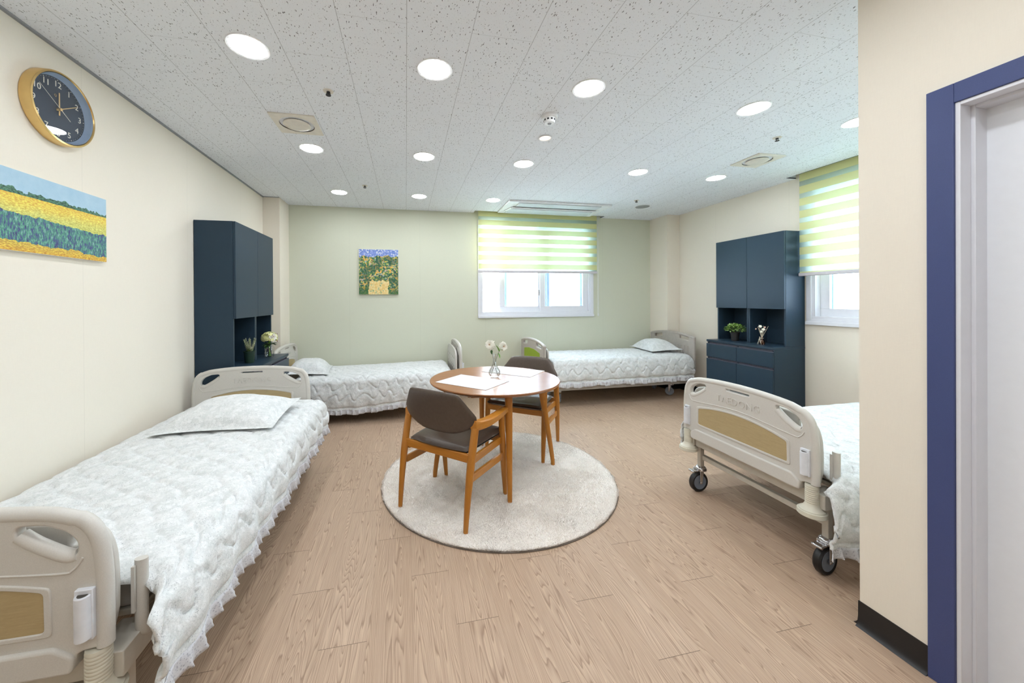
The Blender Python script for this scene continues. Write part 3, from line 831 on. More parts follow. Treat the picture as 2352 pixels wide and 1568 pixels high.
def make_bed(label):
    t = thing('hospital_bed', label, 'bed', (0, 0, 0), 0, 'grey plastic hospital beds with wood-look end panels')
    board_parts(t, 'footboard', .018, -1); board_parts(t, 'headboard', BL - .018, 1)
    for x, sg in ((.018, 1), (BL - .018, -1)):
        for s in (-1, 1):
            bm = nb(); prof = [(.026, .445), (.027, .44)]
            for k in range(9): z = .436 - k * .0095; prof += [(.0275, z), (.0262, z - .0035), (.0275, z - .006)]
            prof += [(.028, .350), (.036, .336), (.050, .326), (.050, .322), (.057, .320), (.058, .302), (.054, .298), (.02, .297)]
            lathe(bm, prof, (x, s * .390, 0), 28); obj('corner_bumper', bm, 'bumper_beige', t, smooth=40)
    # steel frame
    bm = nb()
    for x0 in (.042, BL - .072): box(bm, x0, x0 + .030, -.352, .352, .336, .402)
    for s in (-1, 1):
        box(bm, .045, BL - .045, s * .415 - .015, s * .415 + .015, .345, .405)
        for x0 in (.03, BL - .15): box(bm, x0, x0 + .12, min(s * .355, s * .437), max(s * .355, s * .437), .338, .408)
    obj('frame', bm, 'bed_metal', t, bevel=.003)
    for x0 in (.115, BL - .145):
        bm = nb(); box(bm, x0, x0 + .030, -.385, .385, .222, .252); obj('lower_crossbar', bm, 'bed_metal', t, bevel=.003)
    for x in (.115, BL - .115):
        for s in (-1, 1):
            bm = nb(); box(bm, x - .015, x + .015, s * .388 - .015, s * .388 + .015, .165, .345); obj('leg', bm, 'bed_metal', t, bevel=.003)
    caster(t, .115, -.388, 3.25, .067); caster(t, .115, .388, 3.15, .067); caster(t, BL - .115, -.388, .9, .067); caster(t, BL - .115, .388, .5, .067)
    bm = nb(); box(bm, .16, BL - .10, -.40, .40, .405, .425); obj('deck', bm, 'bed_metal', t, bevel=.004)
    # tray panels hung inside the end boards
    holes = []
    for i in range(5):
        for j in range(2):
            u = -.26 + i * .13; v = .54 + j * .10
            holes.append(round_poly([(u - .022, v - .012), (u + .022, v - .012), (u + .022, v + .012), (u - .022, v + .012)], .006, 3))
    tp = round_poly([(-.398, .425, .05), (.398, .425, .05)], 0, 1)
    rt_ = smooth_path([(.400, .50), (.400, .60), (.392, .675), (.365, .728), (.30, .752), (.15, .766), (0, .770)], 4)
    tp = sym([(0, .425), (.36, .425), (.388, .440)] + rt_)
    hh = [h[::-1] for h in holes]
    for s_ in (-1, 1): hh.append(round_poly([(s_ * .30, .69), (s_ * .352, .69), (s_ * .352, .715), (s_ * .30, .728)], .008, 3))
    bm = nb(); addmesh(bm, plate(tp, hh, .024, .008, 3), frame_m((0, -1, 0), (0, 0, 1), (-1, 0, 0), (.070, 0, 0))); obj('tray_panel', bm, 'bed_plastic', t, smooth=50)
    # lowered side rails
    for s in (-1, 1):
        bm = nb()
        pa = smooth_path([(.098, s * .438, .612), (.098, s * .438, .50), (.098, s * .438, .43), (.112, s * .434, .392), (.150, s * .428, .378), (.20, s * .428, .376)], 5)
        tube(bm, pa, .0165, 14, .72, (0, 1, 0))
        box(bm, .078, .086, s * .428 - .004, s * .428 + .004, .47, .60)
        obj('side_rail', bm, 'bed_plastic', t, smooth=50)
    return t

bed1 = make_bed('grey plastic hospital bed in the foreground, along the left wall')
YC1 = -1.190
bed1.location = (YC1, 1.115, 0); bed1.rotation_euler = (0, 0, PI / 2)
bed2 = dup(bed1, (.645, 4.605, 0), PI, 'grey hospital bed behind the left blue cabinet, under the garden picture')
for c_ in [c for c in children(bed2) if c.name.startswith('side_rail')]: D.objects.remove(c_)
bed4 = dup(bed1, (1.905, 1.775, 0), 0, 'grey hospital bed at right with its wood-panelled foot end facing the rug')

# third bed: green panel end boards
BL3 = 2.17
def make_bed3():
    t = thing('hospital_bed', 'hospital bed with a green end panel, under the back window', 'bed', (1.635, 4.565, 0), 0)
    def plate3(name, x, ztop, outward, green, ribs):
        Mx = frame_m((0, -1, 0), (0, 0, 1), (-1, 0, 0), (x, 0, 0))
        o = sym([(0, .34), (.40, .34), (.425, .36), (.430, .5), (.432, ztop - .09), (.415, ztop - .045), (.36, ztop - .028), (.2, ztop - .008), (0, ztop)])
        o = round_poly(o, .02, 3)
        h1 = round_poly([(.17, ztop - .085), (.345, ztop - .098), (.345, ztop - .055), (.17, ztop - .038)], .012, 3)
        bm = nb(); addmesh(bm, plate(o, [h1, [(-a, b) for a, b in h1]], .034, .009, 3), Mx)
        ring = smooth_path([(-.415, .36), (-.418, ztop - .10), (-.398, ztop - .052), (-.2, ztop - .020), (0, ztop - .012), (.2, ztop - .020), (.398, ztop - .052), (.418, ztop - .10), (.415, .36)], 6)
        tube(bm, [(x, -a, b) for a, b in ring], .021, 14, 1.0, (1, 0, 0))
        lo = round_poly([(-.36, .37), (.36, .37), (.36, ztop - .17), (-.36, ztop - .17)], .02, 3)
        if ribs:
            for k in range(12):
                yy = -.33 + k * .06; tube(bm, [(x + .019, yy, .42), (x + .019, yy, ztop - .17)], .007, 8); tube(bm, [(x - .019, yy, .42), (x - .019, yy, ztop - .17)], .007, 8)
        bd = obj(name, bm, 'bed_plastic_dark', t, smooth=50)
        if green:
            gp = round_poly([(-.30, .45), (.30, .45), (.30, ztop - .155), (.1, ztop - .128), (-.1, ztop - .128), (-.30, ztop - .155)], .012, 3)
            bm = nb(); addmesh(bm, plate(gp, [], .038, .001, 1), Mx); g = obj('green_panel', bm, 'green_panel', bd); g['label'] = 'bright green end panel'
        return bd
    plate3('footboard', .018, .825, -1, True, False); plate3('headboard', BL3 - .03, .872, 1, False, True)
    tp = round_poly([(-.40, .40, .05), (.40, .40, .05), (.40, .735, .07), (-.40, .735, .07)], .06, 6)
    bm = nb(); addmesh(bm, plate(tp, [], .022, .008, 3), frame_m((0, -1, 0), (0, 0, 1), (-1, 0, 0), (.075, 0, 0))); obj('tray_panel', bm, 'bed_plastic', t, smooth=50)
    bm = nb()
    for s in (-1, 1): box(bm, .05, BL3 - .06, s * .40 - .016, s * .40 + .016, .215, .275)
    for x0 in (.29, BL3 - .21): box(bm, x0, x0 + .04, -.40, .40, .225, .265)
    obj('frame', bm, 'bed_plastic_dark', t, bevel=.003)
    for x in (.31, BL3 - .19):
        for s in (-1, 1):
            bm = nb(); box(bm, x - .016, x + .016, s * .18 - .016, s * .18 + .016, .165, .23); obj('leg', bm, 'chrome', t, bevel=.002)
    caster(t, .31, -.18, 1.0, .056, 'pale_caster', 'pale_caster'); caster(t, .31, .18, 2.0, .056, 'pale_caster', 'pale_caster')
    caster(t, BL3 - .19, -.18, 2.2, .056, 'pale_caster', 'pale_caster'); caster(t, BL3 - .19, .18, .6, .056, 'pale_caster', 'pale_caster')
    for s in (-1, 1):
        bm = nb(); box(bm, .60, .63, s * .30, s * .33, .275, .44); box(bm, BL3 - .63, BL3 - .60, s * .30, s * .33, .275, .44); obj('lift_post', bm, 'bed_metal', t)
    bm = nb(); box(bm, .12, BL3 - .08, -.38, .38, .43, .46); obj('deck', bm, 'bed_metal', t, bevel=.004)
    return t
bed3 = make_bed3()

# mattresses
def mattress(bed, x0, x1, hw, z0, z1):
    o = round_poly([(x0, -hw), (x1, -hw), (x1, hw), (x0, hw)], .05, 5)
    bm = nb(); addmesh(bm, plate(o, [], z1 - z0, .02, 4), Matrix.Translation((0, 0, (z0 + z1) / 2)))
    obj('mattress', bm, 'mattress_fabric', bed, smooth=50)
mattress(bed1, .16, BL - .06, .40, .426, .520)
mattress(bed2, .16, BL - .06, .40, .426, .470)
mattress(bed3, .12, BL3 - .08, .40, .461, .560)
mattress(bed4, .16, BL - .06, .40, .426, .470)

# quilts
def quilt(label, bed, x0, x1, ztop, near, sn, zbn, sf, zbf, seed, topf=None, zbn_f=None, stitch=.015, gap=.0, xs0=None, both=False):
    q = thing('quilt', label, 'quilt', tuple(bed.location), bed.rotation_euler[2], 'pale floral quilts with ruffled edges')
    nx = int((x1 - x0) / .0085); xs_ = np.linspace(x0, x1, nx)
    Rr = .085
    rows = []
    for x in xs_:
        zt = ztop + (topf(x) if topf else 0)
        zn = zbn + (zbn_f(x) if zbn_f else 0)
        pts = []
        ln = max(.02, zt - Rr - zn); k = 44
        for i in range(k):
            t_ = i / k; pts.append((sn + .018 * math.sin(PI * t_) * min(1, ln / .2), zn + ln * t_))
        for i in range(12):
            a = PI / 2 * i / 12; pts.append((sn - Rr + Rr * math.cos(a), zt - Rr + Rr * math.sin(a)))
        m = 70; a0, a1 = sn - Rr, -(sf - Rr)
        for i in range(m + 1):
            s_ = a0 + (a1 - a0) * i / m; c_ = (s_ - (a0 + a1) / 2) / ((a0 - a1) / 2); pts.append((s_, zt + .014 * (1 - c_ ** 4)))
        for i in range(1, 12):
            a = PI / 2 * i / 12; pts.append((-(sf - Rr + Rr * math.sin(a)), zt - Rr + Rr * math.cos(a)))
        lf = max(.01, zt - Rr - zbf); k2 = max(4, int(lf / .012))
        k2 = 16
        for i in range(k2 + 1): pts.append((-sf, zt - Rr - lf * i / k2))
        rows.append(pts)
    R_ = np.array(rows)                        # nx, m, 2
    P = np.zeros((*R_.shape[:2], 3)); P[:, :, 0] = xs_[:, None]
    if xs0 is not None:
        fr_ = np.clip((R_[:, :, 1].max() - .010 - R_[:, :, 1]) / .022, 0, 1) * ((R_[:, :, 0] > 0) + .35 * both * (R_[:, :, 0] <= 0))
        P[:, :, 0] = x1 - (x1 - xs_[:, None]) * (1 + fr_ * (x0 - xs0) / (x1 - x0))
    P[:, :, 1] = near * R_[:, :, 0]; P[:, :, 2] = R_[:, :, 1]
    dd = np.sqrt((np.diff(R_, axis=1) ** 2).sum(2)); W_ = np.concatenate([np.zeros((nx, 1)), np.cumsum(dd, 1)], 1)
    U = np.repeat(xs_[:, None], W_.shape[1], 1)
    lam, amp = .140, .036
    wob = U + .25 * fbm(U * 3, W_ * 3, seed + 9)
    s1 = np.full(U.shape, 9.)
    for k in range(14):
        wl = .028 + k * .115 + amp * np.sin(2 * PI * wob / lam + k * PI * .5) * (0 if k == 0 else 1)
        s1 = np.minimum(s1, np.abs(W_ - wl))
    puff = stitch * (1 - np.exp(-s1 / .008)) - stitch
    wr = .020 * fbm(U * 5, W_ * 5, seed, 2) + .013 * fbm(U * 16, W_ * 14, seed + 3, 3)
    sidew = np.clip((W_ < (ztop - zbn)) * 1.0, 0, 1); fold = .010 * np.sin(2 * PI * U / .19 + 3 * fbm(U * 2, U * 0, seed + 5)) * np.clip(1 - W_ / .30, 0, 1)
    ndge = np.minimum((U - x0), (x1 - U)); ed = np.clip(ndge / .05, 0, 1)
    disp = puff + wr * (.45 + .55 * sidew) + fold
    du = np.gradient(P, axis=0); dv = np.gradient(P, axis=1); N = np.cross(dv, du); N /= np.linalg.norm(N, axis=2, keepdims=True) + 1e-9
    N *= near * -1 if (N[nx // 2, R_.shape[1] // 2, 2] * near) > 0 else near
    if N[nx // 2, 90, 2] < 0: N = -N
    P = P + N * disp[:, :, None]
    P[:, :, 2] -= .030 * (1 - np.sqrt(ed)) * (W_ > .1)
    if gap: P[:, :, 1] = np.clip(P[:, :, 1], -gap, gap)
    cl = obj('quilt_cloth', grid_bm(P), 'floral_quilt', q, smooth=80)
    md = cl.modifiers.new('thick', 'SOLIDIFY'); md.thickness = .012; md.offset = -1
    # ruffle on the near edge
    n2 = nx * 2; uu = np.linspace(x0 if xs0 is None else xs0, x1, n2); i0 = np.linspace(0, nx - 1, n2); base_y = np.interp(i0, np.arange(nx), P[:, 1, 1]); base_z = np.interp(i0, np.arange(nx), P[:, 1, 2])
    Pr = np.zeros((n2, 6, 3)); ph = 2 * PI * uu / .060 + 5 * fbm(uu * 6, uu * 0, seed + 1)
    for j in range(6):
        f = j / 5
        Pr[:, j, 0] = uu + .010 * f * np.cos(ph)
        Pr[:, j, 1] = base_y + near * (.013 * f * np.sin(ph) + .006 * f + .010 * fbm(uu * 20, uu * 0 + j, seed))
        Pr[:, j, 2] = base_z + .006 - .056 * f + .004 * f * np.sin(ph) + .028 * f * fbm(uu * 9, uu * 0, seed + 2) + .012 * f * fbm(uu * 33, uu * 0, seed + 7)
    rf = obj('ruffle', grid_bm(Pr), 'floral_ruffle', q, smooth=80); md = rf.modifiers.new('thick', 'SOLIDIFY'); md.thickness = .003
    return q
quilt('pale floral quilt spread over the foreground bed along the left wall', bed1, .095, BL - .055, .565, -1, .560, .335, .440, .45, 3, xs0=-.03)
quilt('pale floral quilt on the bed below the garden picture', bed2, .125, 1.835, .505, 1, .475, .150, .410, .40, 5,
      topf=lambda x: .022 * (1 - min(1, max(0, (x - .25) / 1.0))), zbn_f=lambda x: .10 * max(0, 1 - x / 1.1), gap=.50)
quilt('pale floral quilt on the green-panelled bed below the window', bed3, .13, BL3 - .06, .598, -1, .452, .305, .43, .45, 8, gap=.475)
quilt('pale floral quilt hanging low over the right-hand bed', bed4, .095, BL - .055, .510, -1, .515, .205, .505, .300, 12, xs0=-.03, both=True)

# pillows
def pillow(label, loc, rz, Lx, Ly, H_, seed):
    n, m = 54, 40; g = []
    for side in (1, -1):
        P = np.zeros((n, m, 3))
        u = np.linspace(-1, 1, n)[:, None] * np.ones((1, m)); v = np.linspace(-1, 1, m)[None, :] * np.ones((n, 1))
        ui = np.clip(np.abs(u) / .90, 0, 1); vi = np.clip(np.abs(v) / .87, 0, 1)
        bm_ = (np.abs(u) < .999) * (np.abs(v) < .999) * 1.0
        t_ = ((1 - ui ** 2.6) * (1 - vi ** 2.6)) ** .55
        wr = fbm(u * 3 + 7, v * 3, seed, 3)
        pin = 1 - .05 * (1 - np.abs(v)) * (np.abs(u) ** 2)
        P[:, :, 0] = u * Lx / 2 * (1 - .05 * (1 - v * v)); P[:, :, 1] = v * Ly / 2 * (1 - .07 * (1 - u * u))
        droop = .010 * fbm(u * 2, v * 2, seed + 4, 2)
        if side > 0: P[:, :, 2] = .012 + H_ * t_ * (1 + .22 * wr) + droop + bm_ * (.003 + .012 * np.abs(wr) * (1 - t_))
        else: P[:, :, 2] = .012 - .012 * t_ + droop - .003 * bm_
        g.append(P)
    bm = nb(); grid_bm(g[0], bm); grid_bm(g[1][::-1], bm); bmesh.ops.remove_doubles(bm, verts=bm.verts, dist=.0005)
    p = obj('pillow', bm, 'floral_quilt', None, smooth=80)
    p.location = loc; p.rotation_euler = rz if isinstance(rz, tuple) else (0, 0, rz)
    return tag(p, label, 'pillow', 'pale floral pillows')
pillow('pale floral pillow at the head of the foreground left bed', (-1.105, 2.630, .600), (math.radians(4), 0, -.03), .66, .54, .098, 1)
pillow('pale floral pillow on the bed below the garden picture', (-1.115, 4.55, .530), (0, math.radians(4), .10), .46, .60, .125, 2)
pillow('pale floral pillow on the green-panelled bed below the window', (3.50, 4.57, .632), (0, math.radians(-3), -.12), .44, .64, .125, 3)

# ------------------------------------------------------------------ blue wall cabinets (front faces +x in local frame, run along +y)
def cabinet(label, loc, flip, Wd, du, db, zt, zd, zc, splitf):
    """loc: wall corner nearest to the camera; flip=-1 mirrors x for the right wall"""
    t = thing('storage_cabinet', label, 'cabinet', loc, 0, 'tall blue cabinets with open niches')
    f = flip
    def bx(bm, x0, x1, y0, y1, z0, z1): box(bm, min(f * x0, f * x1), max(f * x0, f * x1), y0, y1, z0, z1)
    sp = Wd * splitf; pt = .018
    b = nb()                      # carcass
    xi = du - .020
    bx(b, .012, xi, 0, pt, zc, zt); bx(b, .012, xi, Wd - pt, Wd, zc, zt); bx(b, .012, xi, pt, Wd - pt, zt - pt, zt)
    bx(b, .012, xi, pt, Wd - pt, zd, zd + pt); bx(b, .004, .012, 0, Wd, zc, zt)
    bx(b, .012, xi - .002, sp - pt, sp, zc, zt - pt); bx(b, .012, xi - .002, sp + .003, sp + .003 + pt, zc, zt - pt)
    bi = db - .020; ct = .024
    bx(b, .004, bi, 0, pt, .06, zc - ct); bx(b, .004, bi, Wd - pt, Wd, .06, zc - ct); bx(b, .004, bi, pt, Wd - pt, .06, .078); bx(b, .004, .012, pt, Wd - pt, .078, zc - ct)
    bx(b, .012, bi - .002, sp - pt / 2, sp + pt / 2, .078, zc - ct)
    bx(b, .02, bi - .03, .01, Wd - .01, .0, .06)
    obj('carcass', b, 'navy_laminate', t, smooth=0, bevel=.001)
    b = nb(); bx(b, .004, db - .004, -.002, Wd + .002, zc - ct, zc); obj('counter', b, 'navy_laminate', t, bevel=.002)
    for (y0, y1) in ((.001, sp - .0015), (sp + .0015, Wd - .001)):
        b = nb(); bx(b, du - .018, du, y0, y1, zd - .008, zt - .001); obj('upper_door', b, 'navy_laminate', t, bevel=.0015)
    dz1 = zc - ct - .006; dz0 = zc - .205
    for (y0, y1) in ((.001, sp - .002), (sp + .002, Wd - .001)):
        for nm, z0, z1 in (('drawer', dz0, dz1 - .020), ('lower_door', .064, dz0 - .026)):
            b = nb(); bx(b, db - .018, db, y0, y1, z0, z1); dd_ = obj(nm, b, 'navy_laminate', t, bevel=.0015)
            b = nb(); bx(b, db - .030, db - .012, y0, y1, z1 + .016, z1 + .021); bx(b, db - .030, db - .026, y0, y1, z1 - .004, z1 + .018); bx(b, db - .016, db + .001, y0, y1, z1, z1 + .004)
            obj('pull_strip', b, 'anthracite_strip', dd_, bevel=.0008)
    return t
cabL = cabinet('tall navy cabinet against the left wall, behind the foreground bed', (XL, 3.285, 0), 1, .848, .303, .450, 2.003, 1.213, .795, .53)
cabR = cabinet('tall navy cabinet against the right wall, beside the striped blind', (XR, 2.951, 0), -1, .817, .266, .412, 2.031, 1.240, .847, .50)

# ------------------------------------------------------------------ table, chairs, rug
TBX, TBY, TZ = .680, 2.760, .729
RUGX, RUGY = .6865, 2.692
RH = .022
t = thing('round_table', 'round brown wooden table on the white rug', 'table', (TBX, TBY, 0), 0)
b = nb(); lathe(b, [(.44, TZ - .030), (.485, TZ - .024), (.503, TZ - .012), (.507, TZ - .005), (.503, TZ), (.001, TZ)], seg=96); obj('tabletop', b, 'table_top_wood', t, smooth=40)
b = nb()
for a0 in range(4):
    a = math.radians(a0 * 90 + 45 + 43.6); c, s = math.cos(a), math.sin(a)
    p = Vector((c * .235, s * .235, TZ - .055)); q = Vector((-s, c, 0))
    beam(b, p - q * .225, p + q * .225, .022, .050, ref=(c, s, 0))
obj('apron', b, 'oak_rail', t, bevel=.002)
for k, (fx, fy) in enumerate(((.662, 2.275), (.205, 2.735), (1.135, 2.73), (.675, 3.21))):
    v = Vector((fx - TBX, fy - TBY, 0)); vn = v.normalized()
    b = nb(); tp_ = Matrix.Rotation(math.radians(3.2), 3, 'Z') @ (vn * .375); ft = vn * .475
    pts = [(ft.x, ft.y, RH - .012), (ft.x * .98 + tp_.x * .02, ft.y * .98 + tp_.y * .02, .05)]
    for i in range(1, 8):
        q = i / 7; pts.append((ft.x + (tp_.x - ft.x) * q, ft.y + (tp_.y - ft.y) * q, .05 + (TZ - .029 - .05) * q))
    rs = [.0155, .0165] + [.0165 + .011 * (i / 7) for i in range(1, 8)]
    tube(b, pts, rs, 16, .85); obj('leg', b, 'oak_leg', t, smooth=50)


def make_chair(label):
    t = thing('armchair', label, 'chair', (0, 0, 0), 0, 'wooden armchairs with brown leather seats')
    for s, nm in ((-1, 'leg'), (1, 'leg')):
        b = nb(); pts = []; rs = []
        for i in range(9):
            q = i / 8; pts.append((s * (.256 + .010 * q), .0 + .095 * q - .012 * math.sin(PI * q), RH - .014 + (.588 - RH + .014) * q)); rs.append(.0145 + .0105 * min(1, 1.7 * q) - .004 * max(0, q - .7))
        tube(b, pts, rs, 14, .82, (1, 0, 0)); obj('leg', b, 'oak_leg', t, smooth=50)
        b = nb(); pts = []; rs = []
        for i in range(9):
            q = i / 8; pts.append((s * (.254 + .004 * q), .487 - .060 * q, RH - .014 + (.585 - RH + .014) * q)); rs.append(.0135 + .0095 * math.sin(PI * min(1, q * 1.1) * .75))
        tube(b, pts, rs, 14, .82, (1, 0, 0)); obj('leg', b, 'oak_leg', t, smooth=50)
        # armrest
        cs = [(.262, .082, .606), (.272, .115, .602), (.282, .18, .598), (.284, .26, .598), (.278, .36, .601), (.270, .44, .603), (.266, .515, .600)]
        pth = smooth_path(cs, 5); b = nb(); rings = []
        for i, p in enumerate(pth):
            q = i / (len(pth) - 1); w_ = .021 + .008 * math.sin(PI * q); h_ = .030 - .013 * q
            ring = []
            for (a_, c_) in ((-1, -.7), (-.7, -1), (.7, -1), (1, -.7), (1, .7), (.7, 1), (-.7, 1), (-1, .7)):
                ring.append(b.verts.new((s * (p[0] + a_ * w_), p[1], p[2] + c_ * h_)))
            rings.append(ring)
        for A, B in zip(rings, rings[1:]):
            for k in range(8): b.faces.new((A[k], A[(k + 1) % 8], B[(k + 1) % 8], B[k]))
        b.faces.new(rings[0][::-1]); b.faces.new(rings[-1]); obj('armrest', b, 'oak_rail_y', t, smooth=40)
        b = nb(); beam(b, (s * .258, .060, .300), (s * .256, .462, .296), .020, .044, ref=(1, 0, 0)); obj('side_stretcher', b, 'oak_rail_y', t, bevel=.004)
        b = nb(); beam(b, (s * .246, .070, .392), (s * .244, .450, .400), .020, .046, ref=(1, 0, 0)); obj('seat_rail', b, 'oak_rail_y', t, bevel=.004)
    b = nb(); beam(b, (-.252, .058, .415), (.252, .058, .415), .050, .022, ref=(0, 0, 1)); obj('rear_rail', b, 'oak_rail', t, bevel=.004)
    b = nb(); beam(b, (-.25, .452, .405), (.25, .452, .405), .048, .022, ref=(0, 0, 1)); obj('front_rail', b, 'oak_rail', t, bevel=.004)
    # seat cushion
    n, m = 30, 30; tops = []
    u = np.linspace(-1, 1, n)[:, None] * np.ones((1, m)); v = np.linspace(0, 1, m)[None, :] * np.ones((n, 1))
    hw = .225 + .022 * v + .004
    def edge(u_, v_): return np.clip(1 - np.abs(u_) ** 6, 0, 1) ** .35 * np.clip(1 - np.abs(2 * v_ - 1) ** 7, 0, 1) ** .35
    T = np.zeros((n, m, 3)); Bt = T.copy()
    for Q, sg in ((T, 1), (Bt, -1)):
        Q[:, :, 0] = u * hw * (1 - .03 * (2 * v - 1) ** 4); Q[:, :, 1] = .062 + .435 * v + (-.022 * (1 - u * u)) * (v < .02)
        e = edge(u, v)
        Q[:, :, 2] = (.448 + .022 * e - .010 * np.exp(-(u ** 2 + (2 * v - 1) ** 2) * 2) + .008 * v) if sg > 0 else (.440 - .022 * e + .008 * v)
    b = nb(); grid_bm(T, b); grid_bm(Bt[::-1], b); bmesh.ops.remove_doubles(b, verts=b.verts, dist=.0015); obj('seat', b, 'leather_brown', t, smooth=60)
    # backrest: padded, hexagonal outline, curved round the sitter
    def outline(z):   # half width by height fraction
        zs_ = [.527, .535, .552, .575, .600, .625, .655, .672, .72, .775, .786, .794]; ws = [.105, .140, .188, .232, .266, .277, .279, .270, .236, .198, .186, .160]
        return np.interp(z, zs_, ws)
    n, m = 46, 34; zlist = np.linspace(.527, .794, m); zv = np.ones((n, 1)) * zlist[None, :]; uu = np.linspace(-1, 1, n)[:, None] * np.ones((1, m))
    X = uu * outline(zv); fz = (zv - .527) / .267
    cur = .040 + .040 * (1 - fz) - .034 * fz + .55 * X ** 2
    e = np.clip(1 - np.abs(uu) ** 8, 0, 1) ** .4 * np.clip(1 - np.abs(2 * fz - 1) ** 9, 0, 1) ** .4
    F = np.stack([X, cur + .019 * e, zv + .010 * (1 - uu ** 2) * (fz - .5)], 2); Bk = np.stack([X, cur - .019 * e, zv + .010 * (1 - uu ** 2) * (fz - .5)], 2)
    b = nb(); grid_bm(F, b); grid_bm(Bk[::-1], b); bmesh.ops.remove_doubles(b, verts=b.verts, dist=.0012); obj('backrest', b, 'leather_brown', t, smooth=60)
    return t
wood('oak_rail_y', (.40, .140, .015, 1), (.66, .28, .038, 1), .32, 'Y')
ch1 = make_chair('wooden armchair with brown leather seen from behind, nearest on the rug')
ch1.location = (.140, 2.213, 0); ch1.rotation_euler = (0, 0, math.atan2(.7235, .6903) - PI / 2)
dup(ch1, (1.184, 3.319, 0), math.atan2(-.79, -.61) - PI / 2, 'wooden armchair with brown leather behind the round table')

# rug
rr = .862
b = nb(); lathe(b, [(.001, .0), (rr + .004, .0), (rr + .006, .004), (rr, .008), (.001, .010)], seg=160)
rug = obj('rug', b, 'rug_backing', None, loc=(RUGX, RUGY, 0)); tag(rug, 'round shaggy off-white rug under the table', 'rug')
N = 150000
rad = rr * np.sqrt(RNG.random(N)); ang = RNG.random(N) * 2 * PI
nE = 14000; rad[:nE] = rr - .004 * RNG.random(nE)
px_, py_ = rad * np.cos(ang), rad * np.sin(ang)
cl_ = fbm(px_ * 6 + 50, py_ * 6 + 50, 4, 3)
hgt = (.019 + .010 * cl_ + .005 * RNG.random(N)); hgt[:nE] *= .8
la = RNG.random(N) * 2 * PI; lean = .004 + .007 * RNG.random(N)
bx_ = .006 * np.cos(7 * cl_ * PI); by_ = .006 * np.sin(7 * cl_ * PI)
wa = RNG.random(N) * PI; hw_ = .0016 + .0008 * RNG.random(N)
V = np.zeros((N, 3, 3)); z0_ = .007
V[:, 0] = np.stack([px_ - hw_ * np.cos(wa), py_ - hw_ * np.sin(wa), np.full(N, z0_)], 1)
V[:, 1] = np.stack([px_ + hw_ * np.cos(wa), py_ + hw_ * np.sin(wa), np.full(N, z0_)], 1)
V[:, 2] = np.stack([px_ + lean * np.cos(la) + bx_, py_ + lean * np.sin(la) + by_, hgt], 1)
me = D.meshes.new('pile'); me.vertices.add(N * 3); me.vertices.foreach_set('co', V.reshape(-1)); me.loops.add(N * 3); me.loops.foreach_set('vertex_index', np.arange(N * 3))
me.polygons.add(N); me.polygons.foreach_set('loop_start', np.arange(N) * 3); me.polygons.foreach_set('loop_total', np.full(N, 3)); me.update(); me.validate()
me.materials.append(MATS['rug_pile'])
pile = D.objects.new('pile', me); COL.objects.link(pile); pile.parent = rug; pile['kind'] = 'stuff'
b = nb(); lathe(b, [(.001, .0095), (rr - .006, .0095), (rr - .002, .0105), (rr - .008, .013), (.001, .0135)], seg=160); pb = obj('pile_base', b, 'rug_base', rug)

# placemats
def mat_(label, c, ang_, w_, h_):
    o = round_poly([(-w_ / 2, -h_ / 2), (w_ / 2, -h_ / 2), (w_ / 2, h_ / 2), (-w_ / 2, h_ / 2)], .003, 2)
    bm = nb(); addmesh(bm, plate(o, [], .0022, .0004, 1), Matrix.Translation((0, 0, .0012)))
    m = obj('placemat', bm, 'paper_mat', None, smooth=0); m.location = (*c, TZ + .0002); m.rotation_euler = (0, 0, ang_)
    return tag(m, label, 'placemat', 'white placemats on the table')
mat_('white placemat on the near side of the round table', (.487, 2.677), math.radians(-45.6), .455, .325)
mat_('white placemat on the far side of the table, behind the vase', (.902, 2.985), math.radians(-43.4), .455, .30)

# ------------------------------------------------------------------ flowers and plants
def leaf(bm, p, d, up_, L_, w_, fold=.25, n=4):
    p = Vector(p); d = Vector(d).normalized(); s = d.cross(Vector(up_)); s = s.normalized() if s.length > 1e-4 else Vector((1, 0, 0)); u_ = s.cross(d)
    rows = []
    for i in range(n + 1):
        q = i / n; ww = w_ * math.sin(PI * (.08 + .92 * q) ** .8) * .5 if i < n else 0.0002
        c = p + d * L_ * q - u_ * L_ * .22 * q * q
        rows.append([bm.verts.new(c - s * ww + u_ * ww * fold), bm.verts.new(c), bm.verts.new(c + s * ww + u_ * ww * fold)])
    for A, B in zip(rows, rows[1:]):
        for k in range(2): bm.faces.new((A[k], A[k + 1], B[k + 1], B[k]))

def bloom(bm, c, nrm, R_, layers=((16, 1.0, .05), (15, .95, .35), (12, .78, .65), (8, .5, .95)), w=.62):
    nrm = Vector(nrm).normalized(); a = nrm.orthogonal().normalized(); b2 = nrm.cross(a)
    for li, (cnt, rad_, tilt) in enumerate(layers):
        for k in range(cnt):
            th = 2 * PI * (k + .5 * (li % 2)) / cnt + random.uniform(-.1, .1)
            d = (a * math.cos(th) + b2 * math.sin(th)) * math.cos(tilt) + nrm * math.sin(tilt)
            leaf(bm, Vector(c) + nrm * .002 * li, d, nrm, R_ * rad_ * random.uniform(.88, 1.08), R_ * w, .15)

